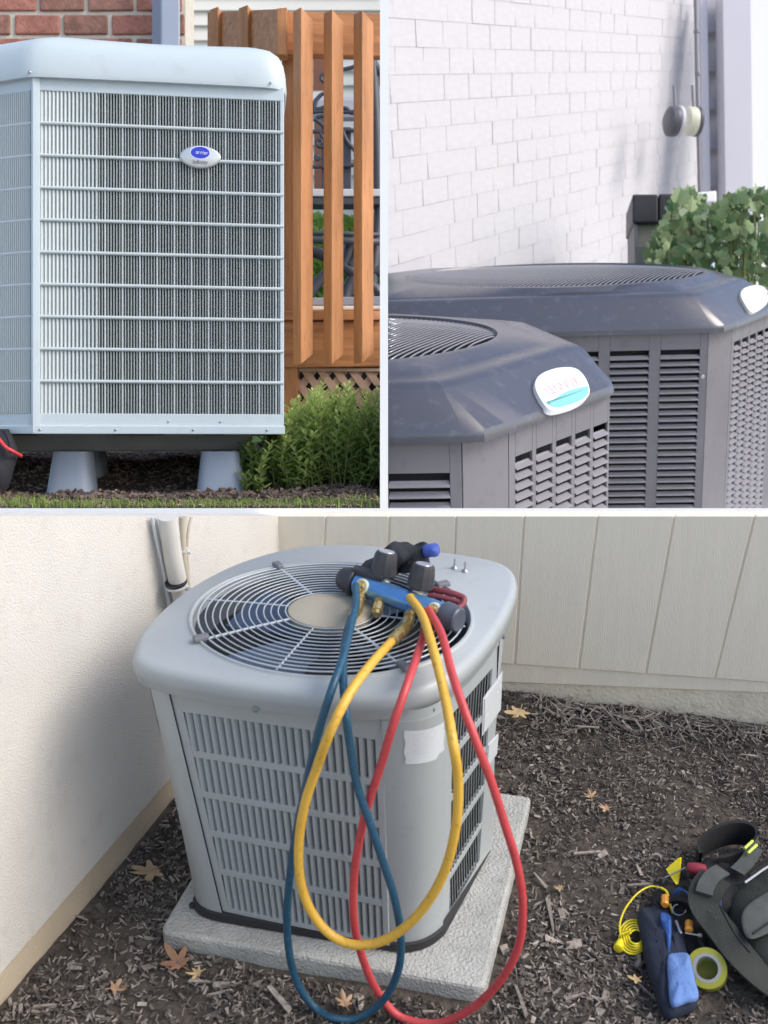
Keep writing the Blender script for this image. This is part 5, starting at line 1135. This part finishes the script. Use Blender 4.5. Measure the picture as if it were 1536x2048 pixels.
b = MB(); p = G.on(1411,1838,.035); b.lathe(p, (0,0,1), [(0,.016),(.004,.016),(.004,.011),(0,.011),(0,.016)], 16); TBG.part('buckle', b, screwm, smooth=40)
for (x0,y0,x1,y1,r,m) in ((1395,1868,1408,1900,.006,blk),(1352,1842,1362,1868,.005,screwm),(1384,1812,1404,1796,.006,blk),(1378,1760,1392,1788,.007,blk)):
    T_ = Thing(G, 'hand_tool', G.on(x0,y0,.0), {1395:'black tool handle sticking down out of the dark pocket by the strap',1352:'short steel tool end just above the navy pouch',1384:'black tool handle lying beside the silver wire ring',1378:'black tool handle below the dark red one'}[x0], 'tool')
    b = MB(); p0, p1 = G.on(x0,y0,.012), G.on(x1,y1,.012); L = (p1-p0).length; b.lathe(p0, p1-p0, [(0,r*.7),(L*.1,r),(L*.5,r*.8),(L*.9,r),(L,r*.6),(L,0)], 10); T_.part('handle', b, m, smooth=40)
BP_ = Thing(G, 'tool_pouch', G.on(1335,1920,GZ), 'navy tool pouch with a light blue pocket lying below the yellow cord', 'pouch')
blob(BP_, 'pouch_body', [(1277,1822),(1300,1808),(1335,1815),(1362,1840),(1376,1900),(1396,1985),(1370,2008),(1330,2012),(1306,1950),(1288,1885)], .045, navy, crown=.012, seed=11)
blob(BP_, 'front_pocket', [(1338,1908),(1374,1906),(1386,1945),(1397,1990),(1372,2000),(1344,2006),(1337,1955)], .014, lblue, z0=.003, crown=.008, seed=13)
blob(BP_, 'webbing', [(1322,1824),(1340,1830),(1343,1860),(1338,1905),(1332,1870),(1322,1842)], .012, mblue2, z0=.002, crown=.004, seed=15)
CO = Thing(G, 'extension_cord', G.on(1262,1875,GZ), 'thin yellow extension cord coiled beside the navy pouch', 'cord')
b = MB(); pts = [(1322,1776),(1300,1773),(1275,1787),(1252,1815),(1240,1845),(1240,1870)]; P = [G.on(x,y,-.03) for x,y in pts]
for k in range(5):
    for i in range(14):
        a_ = math.pi-2*math.pi*i/14; P.append(G.on(1266+(28-3.4*k)*math.cos(a_)+k*1.5, 1874+(34-5*k)*math.sin(a_), -.040+.004*k+.003*math.sin(i*1.3+k)))
b.tube(smoothpath(P, 4), .0027, 7); CO.part('cord_run', b, yel, smooth=70)
b = MB(); b.tube(smoothpath([G.on(1322,1776,.0), G.on(1334,1785,.0), G.on(1340,1808,.0), G.on(1346,1826,.0)], 4), .0036, 7); CO.part('cord_run', b, yel, smooth=70)
b = MB(); b.tube([G.on(1243,1862,-.02), G.on(1262,1862,-.012), G.on(1242,1868,-.02)], .003, 6); CO.part('cord_tie', b, yel, smooth=60)
b = MB(); p0, p1 = G.on(1242,1880,-.035), G.on(1235,1901,-.035); v = (p1-p0).normalized(); b.lathe(p0, v, [(0,.006),(.006,.009),(.022,.013),(.034,.013),(.036,.010),(.036,0)], 12); CO.part('plug', b, yel, smooth=35)
TP = Thing(G, 'tape_roll', G.on(1418,1938,GZ), 'lime-yellow tape roll half under the bag strap', 'tape roll')
axv = Vector((-.15,-.55,.8)).normalized(); c = G.on(1415,1940,-.012); b = MB(); b.lathe(c-axv*.012, axv, [(0,.036),(0,.050),(.034,.050),(.034,.036),(0,.036)], 30); TP.part('tape', b, mat('lime_tape',(0.32,0.31,0.03),.45), smooth=40)
b = MB(); b.lathe(c-axv*.0125, axv, [(0,.028),(0,.036),(.035,.036),(.035,.028),(0,.028)], 30); TP.part('core', b, mat('grey_core',(0.30,0.31,0.30),.6), smooth=40)
TG = Thing(G, 'warning_tag', G.on(1350,1742,.0), 'bright yellow folded plastic tag standing up beside the tool bag', 'tag')
b = MB(); q = [G.on(1332,1738,.0), G.on(1352,1769,-.01), G.on(1356,1768,-.01), G.on(1361,1746,.0), G.on(1361,1716,.03), G.on(1355,1717,.03)]; b.prism(q, (.004,.012,-.006)); TG.part('tag_body', b, yel)
MK = Thing(G, 'marker_pen', G.on(1366,1740,-.01), 'black marker pen standing beside the yellow tag', 'pen')
b = MB(); b.lathe(G.on(1366,1772,-.02), G.on(1364,1704,.03)-G.on(1366,1772,-.02), [(0,.006),(.06,.006),(.062,.0045),(.085,.0045),(.087,0)], 10); MK.part('pen_barrel', b, blk, smooth=40)
RD = Thing(G, 'hand_tool', G.on(1392,1738,.0), 'dark red handled tool poking out of the bag near the black loop', 'tool')
b = MB(); b.lathe(G.on(1374,1735,.03), G.on(1410,1740,.03)-G.on(1374,1735,.03), [(0,.010),(.006,.015),(.03,.017),(.05,.015),(.054,.009),(.054,0)], 12); RD.part('handle', b, mat('dark_red_grip',(0.28,0.03,0.05),.4), smooth=40)
b = MB(); b.tube([G.on(1372,1735,.03), G.on(1330,1755,.0)], .0022, 6); RD.part('shaft', b, screwm, smooth=60)
for x0, y0, x1, y1, lab in ((1330,1792,1330,1816,'orange plastic tool beside the pouch top and yellow cord end'),(1378,1843,1378,1866,'orange-handled tool in the middle of the dark pocket')):
    T_ = Thing(G, 'hand_tool', G.on(x0,y0,.0), lab, 'tool'); b = MB(); p0, p1 = G.on(x0,y0,.02), G.on(x1,y1,.02); b.lathe(p0, p1-p0, [(0,.007),(.004,.011),(.02,.010),(.030,.012),(.036,.009),(.036,0)], 8); T_.part('handle', b, oran, smooth=35)
T_ = Thing(G, 'screwdriver', G.on(1385,1870,.0), 'silver screwdriver shaft lying across the dark pocket', 'tool'); b = MB(); b.tube([G.on(1370,1866,.02), G.on(1398,1871,.02)], .0025, 6); T_.part('shaft', b, screwm, smooth=60); b = MB(); b.lathe(G.on(1396,1870,.02), Vector((1,0,0)), [(0,.005),(.01,.006),(.014,0)], 8); T_.part('tip', b, screwm, smooth=40)
T_ = Thing(G, 'key_ring', G.on(1358,1820,.0), 'silver wire ring on the dark pocket above the navy pouch', 'ring'); b = MB(); b.tube([G.on(1358+13*math.cos(t), 1820+11*math.sin(t), .01) for t in [i*math.pi/9 for i in range(14)]], .0022, 6); T_.part('wire', b, screwm, smooth=60)
T_ = Thing(G, 'wire_bundle', G.on(1430,1800,.03), 'small bundle of bright blue wires inside the open tool bag', 'wire')
for k in range(5): b = MB(); b.tube(smoothpath([G.on(1418+4*k,1792+3*k,.045), G.on(1428+3*k,1800-3*k,.06), G.on(1434+2*k,1812+2*k,.045)], 4), .002, 5); T_.part('wire_strand', b, mblue2, smooth=60)
T_ = Thing(G, 'wire_bundle', G.on(1365,1790,.03), 'thin purple-blue wires looping over the dark pocket', 'wire')
for k in range(3): b = MB(); b.tube(smoothpath([G.on(1345+3*k,1790,.0), G.on(1358+4*k,1776+2*k,.02), G.on(1382,1790+4*k,.0)], 4), .0018, 5); T_.part('wire_strand', b, mblue2, smooth=60)
# fallen leaves
def maple(px_, py_, size, yaw, m, lab, curl=.5, z=-.036):
    p = G.on(px_, py_, z); b = MB()
    prof = []; lobes = [(0,1.0),(52,.86),(-52,.86),(105,.62),(-105,.62)]
    for a_d in range(-150, 151, 6):
        r = .34
        for la, lr in lobes: r = max(r, lr*max(0, 1-(abs(a_d-la)/34)**1.25))
        r *= 1+.10*math.sin(a_d*1.9); prof.append((math.radians(a_d), r))
    vs = [Vector((0,0,0))]; Mx = Euler((random.uniform(-.25,.25), random.uniform(-.25,.25), yaw)).to_matrix()
    for a_, r in prof: vs.append(Vector((math.sin(a_)*r, math.cos(a_)*r, curl*r*r*(.5+.5*math.sin(a_*3+yaw)))))
    vs.append(Vector((0,-.25,.02))); n = len(vs)-1
    T_ = Thing(G, 'fallen_leaf', p, lab, 'leaf'); P = [p+Mx @ v*size for v in vs]
    b.add(P, [(0,i,i+1) for i in range(1,n-1)]+[(0,n-1,n),(0,n,1)]); b.add([q-Vector((0,0,.0012)) for q in P], [(0,i+1,i) for i in range(1,n-1)]+[(0,n,n-1),(0,1,n)])
    T_.part('blade', b, m, smooth=40); b = MB(); b.tube([p+Mx @ Vector(v)*size for v in ((0,.1,.03),(0,-.3,.03),(.08,-.7,.06))], .0014, 5); T_.part('stalk', b, m, smooth=60)
tanl = mat('tan_leaf', (0.40,0.28,0.16), .6, var=.3, vscale=25); brl = mat('rust_leaf', (0.35,0.19,0.11), .55, var=.3, vscale=25); orl = mat('orange_leaf', (0.46,0.29,0.17), .6, var=.25, vscale=25); yll = mat('straw_leaf', (0.56,0.41,0.21), .6, var=.2, vscale=25)
maple(303,1742,.075,2.5,tanl,'large tan lobed leaf lying between the stucco wall and the slab')
maple(358,1926,.062,1.0,brl,'rust-brown curled leaf touching the front left corner of the slab')
maple(230,1976,.038,-.9,orl,'small orange leaf on the mulch left of the rust-brown one')
maple(396,1945,.03,2.0,yll,'pale straw leaf scrap beside the rust-brown leaf')
maple(1038,1424,.062,2.9,yll,'yellow-tan leaf standing against the foundation right of the condenser',.5,.0)
maple(1181,1592,.03,.3,orl,'small peach leaf on the mulch, upper one of two right of the slab')
maple(1212,1616,.028,1.9,orl,'small peach leaf on the mulch, lower one of two right of the slab')
maple(690,2006,.034,.6,orl,'crumpled pinkish leaf on the mulch inside the blue hose loop')
maple(1272,1958,.028,2.2,yll,'small straw leaf on the mulch left of the navy pouch')
maple(1120,1716+60,.022,2.2,tanl,'tiny grey-tan leaf on the mulch between the red hose and the cord')
